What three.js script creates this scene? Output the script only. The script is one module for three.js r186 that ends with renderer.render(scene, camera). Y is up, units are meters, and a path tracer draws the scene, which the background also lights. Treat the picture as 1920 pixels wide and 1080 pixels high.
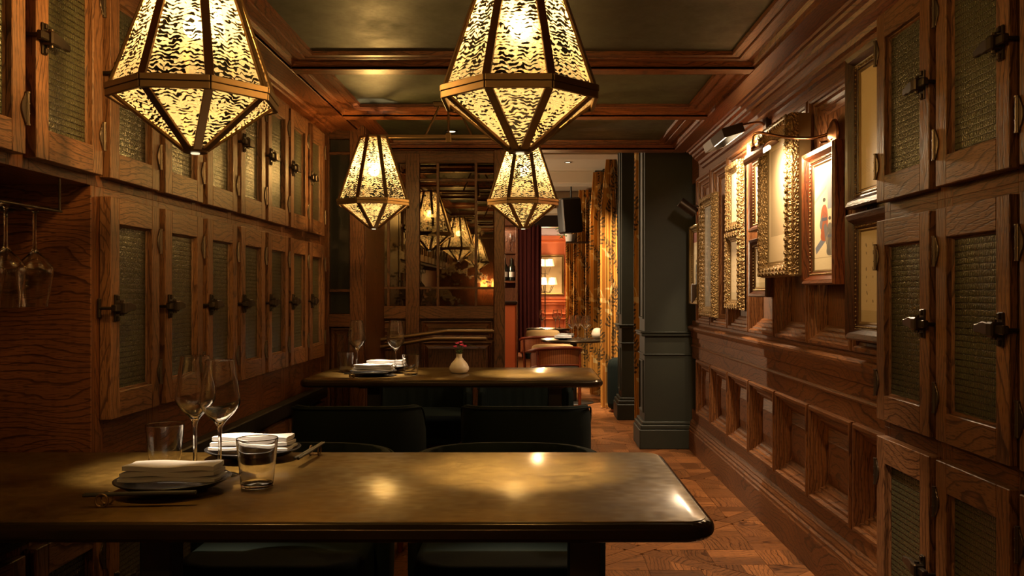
import * as THREE from 'three';
import { mergeGeometries, mergeVertices, toCreasedNormals } from 'three/addons/utils/BufferGeometryUtils.js';
import { RectAreaLightUniformsLib } from 'three/addons/lights/RectAreaLightUniformsLib.js';

// ---------------------------------------------------------------- camera, exposure
const scene = new THREE.Scene();
scene.background = new THREE.Color(0, 0, 0);
const camera = new THREE.PerspectiveCamera(35.9, 1920 / 1080, 0.05, 60);
camera.position.set(0, 1.2, 0);
camera.lookAt(0, 1.2, -5);
camera.setViewOffset(1920, 1080, -40, -10, 1920, 1080);   // the lens is shifted a little
const renderer = new THREE.WebGLRenderer({ antialias: true });
renderer.toneMapping = THREE.LinearToneMapping;
renderer.toneMappingExposure = 1.0;
renderer.shadowMap.enabled = true;
RectAreaLightUniformsLib.init();
const LAMP = 2.0;            // candela of one lantern bulb
const WARM = new THREE.Color(1.0, 0.73, 0.44), GOLD = new THREE.Color(1.0, 0.62, 0.27);

// ---------------------------------------------------------------- helpers
let seed = 20240611;
const rnd = () => { seed = (seed + 0x6d2b79f5) | 0; let t = Math.imul(seed ^ (seed >>> 15), 1 | seed); t = (t + Math.imul(t ^ (t >>> 7), 61 | t)) ^ t; return ((t ^ (t >>> 14)) >>> 0) / 4294967296; };
const rr = (a, b) => a + (b - a) * rnd();
const V = (x, y, z) => new THREE.Vector3(x, y, z);
const taken = {};
function numbered(n) { if (!(n in taken)) { taken[n] = 0; return n; } taken[n]++; return n + '_' + String(taken[n]).padStart(3, '0'); }
function mesh(name, geo, mat, parent) { const m = new THREE.Mesh(geo, mat); m.name = parent === scene ? numbered(name) : name; m.castShadow = m.receiveShadow = true; parent.add(m); return m; }
function thing(name, label, category, [x, y, z] = [0, 0, 0], turn = 0, group) {
  const o = new THREE.Group(); o.name = numbered(name); o.position.set(x, y, z); o.rotation.y = turn; scene.add(o);
  o.userData = { label, category }; if (group) o.userData.group = group; return o;
}
function tag(o, label, category, group) { o.userData = { label, category }; if (group) o.userData.group = group; return o; }
function struct(name, geo, mat, label, category = 'structure') { const m = mesh(name, geo, mat, scene); m.userData = { kind: 'structure', label, category }; return m; }
function dup(root, pos, turn, label) { const r = root.clone(); r.userData = { ...root.userData }; r.name = numbered(root.name.replace(/_\d{3}$/, '')); r.position.set(...pos); if (turn !== undefined) r.rotation.y = turn; if (label) r.userData.label = label; scene.add(r); return r; }

const flat = (g) => { const n = g.index ? g.toNonIndexed() : g; for (const k of Object.keys(n.attributes)) if (!['position', 'normal', 'uv'].includes(k)) n.deleteAttribute(k); if (!n.attributes.uv) n.setAttribute('uv', new THREE.BufferAttribute(new Float32Array(n.attributes.position.count * 2), 2)); if (!n.attributes.normal) n.computeVertexNormals(); return n; };
const merge = (list) => mergeGeometries(list.map(flat));
const at = (g, x, y, z, ry = 0, rx = 0, rz = 0) => { g.applyMatrix4(new THREE.Matrix4().compose(V(x, y, z), new THREE.Quaternion().setFromEuler(new THREE.Euler(rx, ry, rz, 'YXZ')), V(1, 1, 1))); return g; };
function fromTris(p, uv) { const g = new THREE.BufferGeometry(); g.setAttribute('position', new THREE.Float32BufferAttribute(p, 3)); g.setAttribute('uv', new THREE.Float32BufferAttribute(uv || new Array(p.length / 3 * 2).fill(0), 2)); g.computeVertexNormals(); return g; }

// wood (or any) uv in metres: u runs along the grain axis
function grain(g, axis = 0, su = 1 / 1.2, sv = 1 / 0.6, ou = rnd() * 7, ov = rnd() * 7) {
  g = flat(g); const p = g.attributes.position, n = g.attributes.normal, uv = new Float32Array(p.count * 2);
  for (let i = 0; i < p.count; i++) {
    const c = [p.getX(i), p.getY(i), p.getZ(i)], m = [Math.abs(n.getX(i)), Math.abs(n.getY(i)), Math.abs(n.getZ(i))];
    let k = m[0] > m[1] && m[0] > m[2] ? 0 : m[1] > m[2] ? 1 : 2, a = axis;
    let o = [0, 1, 2].filter((q) => q !== a && q !== k);
    uv[i * 2] = (k === a ? c[o[0]] * 0.3 : c[a]) * su + ou; uv[i * 2 + 1] = c[o[o.length - 1]] * sv + ov + (k === a ? 0 : 0);
  }
  g.setAttribute('uv', new THREE.BufferAttribute(uv, 2)); return g;
}
// chamfered box: centre, size
function cbox(w, h, d, x = 0, y = 0, z = 0, c = 0.002) {
  const a = w / 2, b = h / 2, e = d / 2, P = [], S = [-1, 1]; c = Math.min(c, a * 0.6, b * 0.6, e * 0.6);
  const q = (A, B, C, D, n) => { const u = V(...B).sub(V(...A)).cross(V(...C).sub(V(...A))); const s = u.dot(V(...n)) > 0; const o = s ? [A, B, C, A, C, D] : [A, C, B, A, D, C]; o.forEach((v) => P.push(v[0] + x, v[1] + y, v[2] + z)); };
  for (const s of S) {
    q([s * a, -b + c, -e + c], [s * a, b - c, -e + c], [s * a, b - c, e - c], [s * a, -b + c, e - c], [s, 0, 0]);
    q([-a + c, s * b, -e + c], [a - c, s * b, -e + c], [a - c, s * b, e - c], [-a + c, s * b, e - c], [0, s, 0]);
    q([-a + c, -b + c, s * e], [a - c, -b + c, s * e], [a - c, b - c, s * e], [-a + c, b - c, s * e], [0, 0, s]);
    for (const t of S) {
      q([s * a, t * (b - c), -e + c], [s * (a - c), t * b, -e + c], [s * (a - c), t * b, e - c], [s * a, t * (b - c), e - c], [s, t, 0]);
      q([s * a, -b + c, t * (e - c)], [s * (a - c), -b + c, t * e], [s * (a - c), b - c, t * e], [s * a, b - c, t * (e - c)], [s, 0, t]);
      q([-a + c, s * b, t * (e - c)], [-a + c, s * (b - c), t * e], [a - c, s * (b - c), t * e], [a - c, s * b, t * (e - c)], [0, s, t]);
      for (const r of S) { const A = [s * a, t * (b - c), r * (e - c)], B = [s * (a - c), t * b, r * (e - c)], C = [s * (a - c), t * (b - c), r * e]; const u = V(...B).sub(V(...A)).cross(V(...C).sub(V(...A))); (u.dot(V(s, t, r)) > 0 ? [A, B, C] : [A, C, B]).forEach((v) => P.push(v[0] + x, v[1] + y, v[2] + z)); }
    }
  }
  return fromTris(P);
}
const wbox = (w, h, d, x, y, z, axis, c = 0.002) => grain(cbox(w, h, d, x, y, z, c), axis);
// mitred rectangular frame, faces +z. profile: [inset, height] from the outer edge inwards
function frame(w, h, profile, su = 1 / 1.2, sv = 1 / 0.6) {
  const P = [], U = [], ou = rnd() * 5, ov = rnd() * 5;
  const co = (i, z) => [[-w / 2 + i, -h / 2 + i, z], [w / 2 - i, -h / 2 + i, z], [w / 2 - i, h / 2 - i, z], [-w / 2 + i, h / 2 - i, z]];
  let run = 0;
  for (let k = 0; k + 1 < profile.length; k++) {
    const [i0, z0] = profile[k], [i1, z1] = profile[k + 1], A = co(i0, z0), B = co(i1, z1), len = Math.hypot(i1 - i0, z1 - z0);
    for (let s = 0; s < 4; s++) {
      const t = (s + 1) % 4, a = A[s], b = A[t], c = B[t], d = B[s], ax = s % 2;
      const pu = (v) => v[ax] * su + ou + s * 0.37, v0 = run * sv + ov + s * 0.21, v1 = (run + len) * sv + ov + s * 0.21;
      P.push(...a, ...b, ...c, ...a, ...c, ...d); U.push(pu(a), v0, pu(b), v0, pu(c), v1, pu(a), v0, pu(c), v1, pu(d), v1);
    }
    run += len;
  }
  return fromTris(P, U);
}
// a moulding: profile [x, y] points swept along z from z0 to z1; closed fills the outline and its ends
function moulding(profile, z0, z1, closed = true) {
  const P = [], U = [], n = profile.length, ou = rnd() * 5, ov = rnd() * 5; let run = 0;
  let area = 0; for (let k = 0; k < n; k++) { const [a, b] = profile[k], [c, d] = profile[(k + 1) % n]; area += a * d - c * b; }
  const pr = area < 0 ? profile.slice().reverse() : profile;
  for (let k = 0; k < (closed ? n : n - 1); k++) {
    const [x0, y0] = pr[k], [x1, y1] = pr[(k + 1) % n], len = Math.hypot(x1 - x0, y1 - y0);
    P.push(x0, y0, z1, x1, y1, z0, x1, y1, z1, x0, y0, z1, x0, y0, z0, x1, y1, z0);
    const f = (z, v) => [z / 1.2 + ou, v / 0.6 + ov];
    U.push(...f(z1, run), ...f(z0, run + len), ...f(z1, run + len), ...f(z1, run), ...f(z0, run), ...f(z0, run + len)); run += len;
  }
  const g = fromTris(P, U); if (!closed) return g;
  const sh = new THREE.Shape(pr.map(([x, y]) => new THREE.Vector2(x, y))), cap = flat(new THREE.ShapeGeometry(sh)), cap2 = cap.clone();
  cap.translate(0, 0, Math.max(z0, z1)); cap2.scale(1, 1, -1); cap2.translate(0, 0, Math.min(z0, z1)); const p2 = cap2.attributes.position.array; for (let i = 0; i < p2.length; i += 9) for (let c = 0; c < 3; c++) { const t = p2[i + 3 + c]; p2[i + 3 + c] = p2[i + 6 + c]; p2[i + 6 + c] = t; } cap2.computeVertexNormals();
  return merge([g, cap, cap2]);
}
const lathe = (pts, seg = 32) => new THREE.LatheGeometry(pts.map(([x, y]) => new THREE.Vector2(x, y)), seg);
const tube = (pts, r, seg = 24, rad = 8, closed = false) => new THREE.TubeGeometry(new THREE.CatmullRomCurve3(pts.map((p) => V(...p)), closed, 'catmullrom', 0.3), seg, r, rad, closed);
const cyl = (r0, r1, h, x, y, z, seg = 20) => at(new THREE.CylinderGeometry(r0, r1, h, seg), x, y, z);
// straight bar of rectangular section from p to q; out = direction of its flat face
function bar(p, q, out, w, t) {
  const a = V(...p), b = V(...q), d = b.clone().sub(a), L = d.length(); d.normalize(); const o = V(...out).addScaledVector(d, -V(...out).dot(d)).normalize(), s = new THREE.Vector3().crossVectors(o, d);
  const g = cbox(w, L, t, 0, 0, 0, 0.0015); g.applyMatrix4(new THREE.Matrix4().makeBasis(s.negate(), d, o).setPosition(a.clone().add(b).multiplyScalar(0.5))); return grain(g, 1);
}
function rod(p, q, r, seg = 10) { const a = V(...p), b = V(...q), g = new THREE.CylinderGeometry(r, r, a.distanceTo(b), seg); g.applyQuaternion(new THREE.Quaternion().setFromUnitVectors(V(0, 1, 0), b.clone().sub(a).normalize())); g.translate((a.x + b.x) / 2, (a.y + b.y) / 2, (a.z + b.z) / 2); return flat(g); }

// ---------------------------------------------------------------- computed textures
const hash = (x, y, s) => { let h = Math.imul(x, 374761393) + Math.imul(y, 668265263) + Math.imul(s, 2147483647 ^ 0x5bd1e995); h = Math.imul(h ^ (h >>> 13), 1274126177); return ((h ^ (h >>> 16)) >>> 0) / 4294967296; };
function pn(x, y, px, py, s) { // value noise of period px, py
  const ix = Math.floor(x), iy = Math.floor(y), fx = x - ix, fy = y - iy, u = fx * fx * (3 - 2 * fx), v = fy * fy * (3 - 2 * fy), m = (a, b) => ((a % b) + b) % b;
  const x0 = m(ix, px), x1 = m(ix + 1, px), y0 = m(iy, py), y1 = m(iy + 1, py), a = hash(x0, y0, s), b = hash(x1, y0, s), c = hash(x0, y1, s), d = hash(x1, y1, s);
  return a + (b - a) * u + (c - a) * v + (a - b - c + d) * u * v;
}
function tex(w, h, f, srgb = true) { // f(u, v) -> [r, g, b] in 0..1
  const d = new Uint8Array(w * h * 4);
  for (let y = 0, o = 0; y < h; y++) for (let x = 0; x < w; x++, o += 4) { const c = f((x + 0.5) / w, (y + 0.5) / h); d[o] = Math.max(0, Math.min(255, c[0] * 255)); d[o + 1] = Math.max(0, Math.min(255, c[1] * 255)); d[o + 2] = Math.max(0, Math.min(255, c[2] * 255)); d[o + 3] = 255; }
  const t = new THREE.DataTexture(d, w, h); t.wrapS = t.wrapT = THREE.RepeatWrapping; t.magFilter = THREE.LinearFilter; t.minFilter = THREE.LinearFilter; if (srgb) t.colorSpace = THREE.SRGBColorSpace; t.needsUpdate = true; return t;
}
const mixc = (a, b, t) => [a[0] + (b[0] - a[0]) * t, a[1] + (b[1] - a[1]) * t, a[2] + (b[2] - a[2]) * t];
const sm = (a, b, x) => { const t = Math.max(0, Math.min(1, (x - a) / (b - a))); return t * t * (3 - 2 * t); };
const oakField = (u, v) => { const q = v * 26 + 5.5 * pn(u * 3, v * 4, 3, 4, 3) + 2.0 * pn(u * 8, v * 9, 8, 9, 5) + 0.25 * pn(u * 40, v * 60, 40, 60, 6); const r = q - Math.floor(q); return r; };
const oakTex = tex(1024, 1024, (u, v) => {
  const r = oakField(u, v), line = sm(0.70, 0.94, r) * (1 - sm(0.95, 1.0, r)), pore = sm(0.60, 0.86, pn(u * 60, v * 420, 60, 420, 7)), fl = pn(u * 5, v * 8, 5, 8, 8), fi = pn(u * 90, v * 700, 90, 700, 9);
  let c = mixc([0.60, 0.445, 0.325], [0.70, 0.535, 0.40], fl); c = mixc(c, [0.52, 0.37, 0.26], fi * 0.5); c = mixc(c, [0.27, 0.165, 0.105], line * (0.48 + 0.5 * pn(u * 9, v * 12, 9, 12, 10))); return mixc(c, [0.26, 0.16, 0.10], pore * 0.55);
});
const oakBump = tex(1024, 1024, (u, v) => { const r = oakField(u, v), line = sm(0.62, 0.93, r) * (1 - sm(0.94, 1.0, r)), pore = sm(0.60, 0.86, pn(u * 60, v * 420, 60, 420, 7)); const h = 0.8 - 0.35 * line - 0.45 * pore; return [h, h, h]; }, false);
const oak = (color, rough = 0.48, extra = {}) => new THREE.MeshPhysicalMaterial({ color, map: oakTex, bumpMap: oakBump, bumpScale: 0.0005, roughness: rough, specularIntensity: 0.7, ...extra });
const lin = (r, g, b) => new THREE.Color().setRGB(r, g, b);
const M = {
  oakDoor: oak(lin(0.54, 0.46, 0.40)), oakFrame: oak(lin(0.42, 0.28, 0.20)), oakWall: oak(lin(0.54, 0.395, 0.26), 0.38), oakCeil: oak(lin(0.50, 0.29, 0.17), 0.40), oakPart: oak(lin(0.30, 0.21, 0.14), 0.42),
  floor: [0, 1, 2, 3, 4].map((i) => oak(lin(0.52 + i * 0.13, 0.38 + i * 0.098, 0.235 + i * 0.06), 0.36)),
  black: new THREE.MeshStandardMaterial({ color: lin(0.012, 0.011, 0.010), roughness: 0.45 }),
  latch: new THREE.MeshStandardMaterial({ color: lin(0.055, 0.04, 0.03), metalness: 0.85, roughness: 0.38 }),
  hinge: new THREE.MeshStandardMaterial({ color: lin(0.14, 0.105, 0.08), metalness: 0.9, roughness: 0.34 }),
  brass: new THREE.MeshStandardMaterial({ color: lin(0.17, 0.105, 0.05), metalness: 0.85, roughness: 0.42 }),
  copper: new THREE.MeshStandardMaterial({ color: lin(0.36, 0.17, 0.085), metalness: 1, roughness: 0.28 }),
  steel: new THREE.MeshStandardMaterial({ color: lin(0.5, 0.47, 0.42), metalness: 1, roughness: 0.25 }),
  white: new THREE.MeshStandardMaterial({ color: lin(0.75, 0.72, 0.68), roughness: 0.5 }),
  linen: null, green: null, ceil: null,
  glass: new THREE.MeshPhysicalMaterial({ color: 0xffffff, transmission: 1, thickness: 0.02, roughness: 0.0, ior: 1.5 }),
  plate: new THREE.MeshPhysicalMaterial({ color: lin(0.012, 0.012, 0.014), roughness: 0.25 }),
  redwood: oak(lin(0.50, 0.15, 0.06), 0.35),
  lacquer: new THREE.MeshStandardMaterial({ color: lin(0.62, 0.15, 0.05), roughness: 0.45 }),
  cream: new THREE.MeshStandardMaterial({ color: lin(0.62, 0.52, 0.38), roughness: 0.85 }),
};
const blot = tex(512, 512, (u, v) => { const n = 0.55 * pn(u * 6, v * 6, 6, 6, 21) + 0.3 * pn(u * 19, v * 19, 19, 19, 22) + 0.15 * pn(u * 70, v * 70, 70, 70, 23); const k = 0.72 + 0.28 * n; return [k, k, k]; });
const blotRough = tex(512, 512, (u, v) => { const n = 0.5 * pn(u * 5, v * 5, 5, 5, 31) + 0.3 * pn(u * 23, v * 23, 23, 23, 32) + 0.2 * pn(u * 90, v * 90, 90, 90, 33); const k = 0.55 + 0.45 * n; return [k, k, k]; }, false);
M.green = new THREE.MeshPhysicalMaterial({ color: lin(0.0155, 0.0175, 0.0095), map: blot, roughness: 0.58 });
M.ceil = new THREE.MeshPhysicalMaterial({ color: lin(0.040, 0.046, 0.024), map: blot, roughness: 0.72, roughnessMap: blotRough });
M.linen = new THREE.MeshStandardMaterial({ color: lin(0.42, 0.40, 0.405), roughness: 0.9, bumpMap: blot, bumpScale: 0.0012 });
// patinated bronze of the table tops: mottled, with fine scratches
const patina = tex(1024, 512, (u, v) => { const n = 0.45 * pn(u * 7, v * 5, 7, 5, 41) + 0.3 * pn(u * 24, v * 12, 24, 12, 42) + 0.25 * pn(u * 90, v * 30, 90, 30, 43), s = sm(0.80, 0.96, pn(u * 34, v * 300, 34, 300, 44)); return mixc(mixc([0.60, 0.49, 0.29], [0.86, 0.74, 0.46], n), [0.95, 0.83, 0.55], s * 0.5); });
const patinaRough = tex(1024, 512, (u, v) => { const n = 0.5 * pn(u * 9, v * 5, 9, 5, 45) + 0.5 * pn(u * 60, v * 40, 60, 40, 46), k = 0.55 + 0.45 * n; return [k, k, k]; }, false);
M.bronze = new THREE.MeshPhysicalMaterial({ color: lin(0.27, 0.232, 0.158), map: patina, metalness: 0.92, roughness: 0.68, roughnessMap: patinaRough, clearcoat: 0.45, clearcoatRoughness: 0.16 });
M.bronzeEdge = new THREE.MeshPhysicalMaterial({ color: lin(0.040, 0.028, 0.016), roughness: 0.22, metalness: 0.5 });
// rippled amber glass of the lanterns
const ripple = tex(1024, 1024, (u, v) => {
  const w = 0.9 * pn(u * 18, v * 12, 18, 12, 51) + 0.45 * pn(u * 50, v * 30, 50, 30, 52), row = v * 36 + w * 1.7, r = Math.abs((row - Math.floor(row)) - 0.5) * 2;
  const brk = pn(u * 46, v * 34, 46, 34, 53) * 0.65 + pn(u * 100, v * 70, 100, 70, 54) * 0.35, dens = pn(u * 4, v * 4, 4, 4, 55);
  const dark = sm(0.44, 0.60, r * 0.50 + brk * 0.80 - 0.25 + (dens - 0.5) * 0.40);
  return mixc([0.99, 0.88, 0.61], [0.04, 0.028, 0.015], dark);
});
M.pane = new THREE.MeshPhysicalMaterial({ color: 0xffffff, map: ripple, transmission: 1, thickness: 0, roughness: 0.36, bumpMap: ripple, bumpScale: 0.001, side: THREE.DoubleSide });
// wired obscure glass in the locker doors
const wired = tex(256, 256, (u, v) => { const gx = Math.abs(((u * 10) % 1) - 0.5) * 2, gy = Math.abs(((v * 6) % 1) - 0.5) * 2, l = Math.max(sm(0.80, 0.94, gx) * 0.6, sm(0.74, 0.90, gy)); const n = pn(u * 40, v * 40, 40, 40, 61); return mixc(mixc([0.60, 0.60, 0.50], [0.74, 0.73, 0.62], n), [0.16, 0.14, 0.10], l); });
const wiredBump = tex(256, 256, (u, v) => { const x = Math.sin(Math.PI * ((u * 10) % 1)), y = Math.sin(Math.PI * ((v * 6) % 1)), n = pn(u * 32, v * 32, 32, 32, 62), k = 0.55 * Math.sqrt(x * y) + 0.45 * n; return [k, k, k]; }, false);
M.wired = new THREE.MeshPhysicalMaterial({ color: lin(0.36, 0.365, 0.29), map: wired, transmission: 0.6, thickness: 0, roughness: 0.27, bumpMap: wiredBump, bumpScale: 0.0016, side: THREE.DoubleSide });
// foxed mirror
const foxed = tex(512, 512, (u, v) => { const n = 0.5 * pn(u * 5, v * 5, 5, 5, 71) + 0.3 * pn(u * 16, v * 16, 16, 16, 72) + 0.2 * pn(u * 60, v * 60, 60, 60, 73), k = sm(0.58, 0.80, n); return mixc([0.62, 0.58, 0.50], [0.20, 0.16, 0.11], k); });
const foxedRough = tex(512, 512, (u, v) => { const n = 0.5 * pn(u * 5, v * 5, 5, 5, 71) + 0.3 * pn(u * 16, v * 16, 16, 16, 72) + 0.2 * pn(u * 60, v * 60, 60, 60, 73), k = 0.05 + 0.95 * sm(0.60, 0.85, n); return [k, k, k]; }, false);
M.mirror = new THREE.MeshPhysicalMaterial({ color: lin(0.85, 0.85, 0.85), map: foxed, metalness: 1, roughness: 0.28, roughnessMap: foxedRough });
M.darkPane = new THREE.MeshPhysicalMaterial({ color: lin(0.02, 0.02, 0.018), roughness: 0.12 });
M.velvet = new THREE.MeshPhysicalMaterial({ color: lin(0.004, 0.008, 0.0075), roughness: 0.85, sheen: 1, sheenColor: lin(0.012, 0.024, 0.022), sheenRoughness: 0.35, specularIntensity: 0.3 });
// carved gilt
const carve = tex(256, 256, (u, v) => { const q = pn(u * 5, v * 5, 5, 5, 81), w = pn(u * 9, v * 9, 9, 9, 82), a = Math.sin(u * Math.PI * 4 + 9 * q), b = Math.sin(v * Math.PI * 4 + 9 * w), k = 0.5 + 0.25 * a + 0.25 * b; return [k, k, k]; }, false);
M.gilt = new THREE.MeshPhysicalMaterial({ color: lin(0.24, 0.15, 0.06), metalness: 0.75, roughness: 0.42, bumpMap: carve, bumpScale: 0.006 });
M.giltPlain = new THREE.MeshPhysicalMaterial({ color: lin(0.34, 0.22, 0.09), metalness: 0.75, roughness: 0.4, map: blot });
M.frameDark = oak(lin(0.16, 0.09, 0.055), 0.35); M.frameBrown = oak(lin(0.42, 0.20, 0.09), 0.35);
function bulbMat(k) { return new THREE.MeshStandardMaterial({ color: 0x000000, emissive: new THREE.Color(1.0, 0.80, 0.48), emissiveIntensity: k }); }
// ================================================================ the room
// x to the side, y up, the depth d from the camera runs along -z. Dining room: d -2.6 to 6.4; a second room lies beyond it, to d 20.4
const XR = 1.226, YB = 2.22, YG = 2.268;      // panelled wall face, underside of the beams, painted ceiling
const floorSlab = struct('floor', grain(cbox(5.6, 0.12, 23.6, -0.9, -0.066, -9.0, 0), 2), M.floor[0], 'oak parquet floor of diagonal panels', 'floor');
{ // parquet: panels laid on the diagonal, frame strips at 45 degrees, the boards inside them square to the room
  const side = 0.755, strip = 0.088, pieces = [], R2 = Math.SQRT1_2;
  const clip = (poly, nx, nz, c) => { const out = []; for (let i = 0; i < poly.length; i++) { const a = poly[i], b = poly[(i + 1) % poly.length], da = nx * a[0] + nz * a[1] - c, db = nx * b[0] + nz * b[1] - c; if (da <= 0) out.push(a); if ((da < 0 && db > 0) || (da > 0 && db < 0)) { const t = da / (da - db); out.push([a[0] + (b[0] - a[0]) * t, a[1] + (b[1] - a[1]) * t]); } } return out; };
  const lim = (p) => { p = clip(p, 1, 0, XR - 0.004); p = p.length ? clip(p, -1, 0, 0.62) : p; p = p.length ? clip(p, 0, 1, 11.2) : p; return p.length ? clip(p, 0, -1, -3.0) : p; };
  const area = (p) => { let s = 0; for (let i = 0; i < p.length; i++) { const a = p[i], b = p[(i + 1) % p.length]; s += a[0] * b[1] - b[0] * a[1]; } return Math.abs(s / 2); };
  const push = (p, ang) => { p = lim(p); if (p.length > 2 && area(p) > 0.0006) pieces.push([p, ang]); };
  // lattice coordinates s = (x + d)/sqrt2, t = (d - x)/sqrt2 ; crossing at x .5 d 4.16
  const s0 = (0.5 + 4.16) * R2, t0 = (4.16 - 0.5) * R2, toX = (s, t) => [(s - t) * R2, (s + t) * R2];
  for (let i = -5; i < 13; i++) for (let j = -6; j < 13; j++) {
    const s = s0 + i * side, t = t0 + j * side, h = strip / 2, g = 0.0012;
    push([toX(s - h + g, t + h + g), toX(s + h - g, t + h + g), toX(s + h - g, t + side - h - g), toX(s - h + g, t + side - h - g)], Math.PI / 4);
    push([toX(s - h + g, t - h + g), toX(s + side - h - g, t - h + g), toX(s + side - h - g, t + h - g), toX(s - h + g, t + h - g)], -Math.PI / 4);
    const c = toX(s + side / 2, t + side / 2), inner = [toX(s + h, t + h), toX(s + side - h, t + h), toX(s + side - h, t + side - h), toX(s + h, t + side - h)];
    if (c[0] < -1.3 || c[0] > 1.9 || c[1] < 2.6 || c[1] > 11.8) continue;
    const b = 0.228, w = b / 2;
    for (let a = -3; a < 3; a++) for (let e = -3; e < 3; e++) for (let k = 0; k < 2; k++) {
      const x0 = c[0] + a * b, z0 = c[1] + e * b, odd = (a + e) & 1;
      let p = odd ? [[x0 + k * w, z0], [x0 + (k + 1) * w, z0], [x0 + (k + 1) * w, z0 + b], [x0 + k * w, z0 + b]] : [[x0, z0 + k * w], [x0 + b, z0 + k * w], [x0 + b, z0 + (k + 1) * w], [x0, z0 + (k + 1) * w]];
      p = p.map(([x, z]) => [x + (x > x0 + b / 4 ? -g / 2 : g / 2), z + (z > z0 + b / 4 ? -g / 2 : g / 2)]);
      p = clip(p, R2, R2, s + side - h - g); if (p.length) p = clip(p, -R2, -R2, -(s + h + g)); if (p.length) p = clip(p, -R2, R2, t + side - h - g); if (p.length) p = clip(p, R2, -R2, -(t + h + g));
      if (p.length > 2) push(p, odd ? Math.PI / 2 : 0);
    }
  }
  const make = ([p, ang]) => { // a thin prism with uv along its own length
    const P = [], U = [], top = rr(-0.0005, 0.0005), cs = Math.cos(ang), sn = Math.sin(ang), ou = rnd() * 9, ov = rnd() * 9, uv = (x, z) => [(x * cs + z * sn) / 1.2 + ou, (-x * sn + z * cs) / 0.6 + ov];
    let sgn = 0; for (let i = 0; i < p.length; i++) { const a = p[i], b = p[(i + 1) % p.length]; sgn += a[0] * b[1] - b[0] * a[1]; } if (sgn < 0) p = p.slice().reverse();
    for (let i = 1; i + 1 < p.length; i++) for (const q of [p[0], p[i], p[i + 1]]) { P.push(q[0], top, -q[1]); U.push(...uv(...q)); }
    for (let i = 0; i < p.length; i++) { const a = p[i], b = p[(i + 1) % p.length]; for (const [q, y] of [[a, top], [b, -0.006], [b, top], [a, top], [a, -0.006], [b, -0.006]]) { P.push(q[0], y, -q[1]); U.push(...uv(...q)); } }
    return fromTris(P, U);
  };
  const seen = ([p]) => { let x = 0, z = 0; for (const q of p) { x += q[0] / p.length; z += q[1] / p.length; } return area(p) / (z * z * z) * (x > 0.25 && z > 3.6 && x < 0.32 * z + 0.1 ? 1 : 0.02); };
  pieces.sort((a, b) => seen(b) - seen(a));
  pieces.slice(0, 300).forEach((q) => mesh('plank', make(q), M.floor[Math.floor(rnd() * 5)], floorSlab));
  const rest = mesh('plank_field', merge(pieces.slice(300).map(make)), M.floor[1], floorSlab); rest.userData = { kind: 'stuff' };
}
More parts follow.
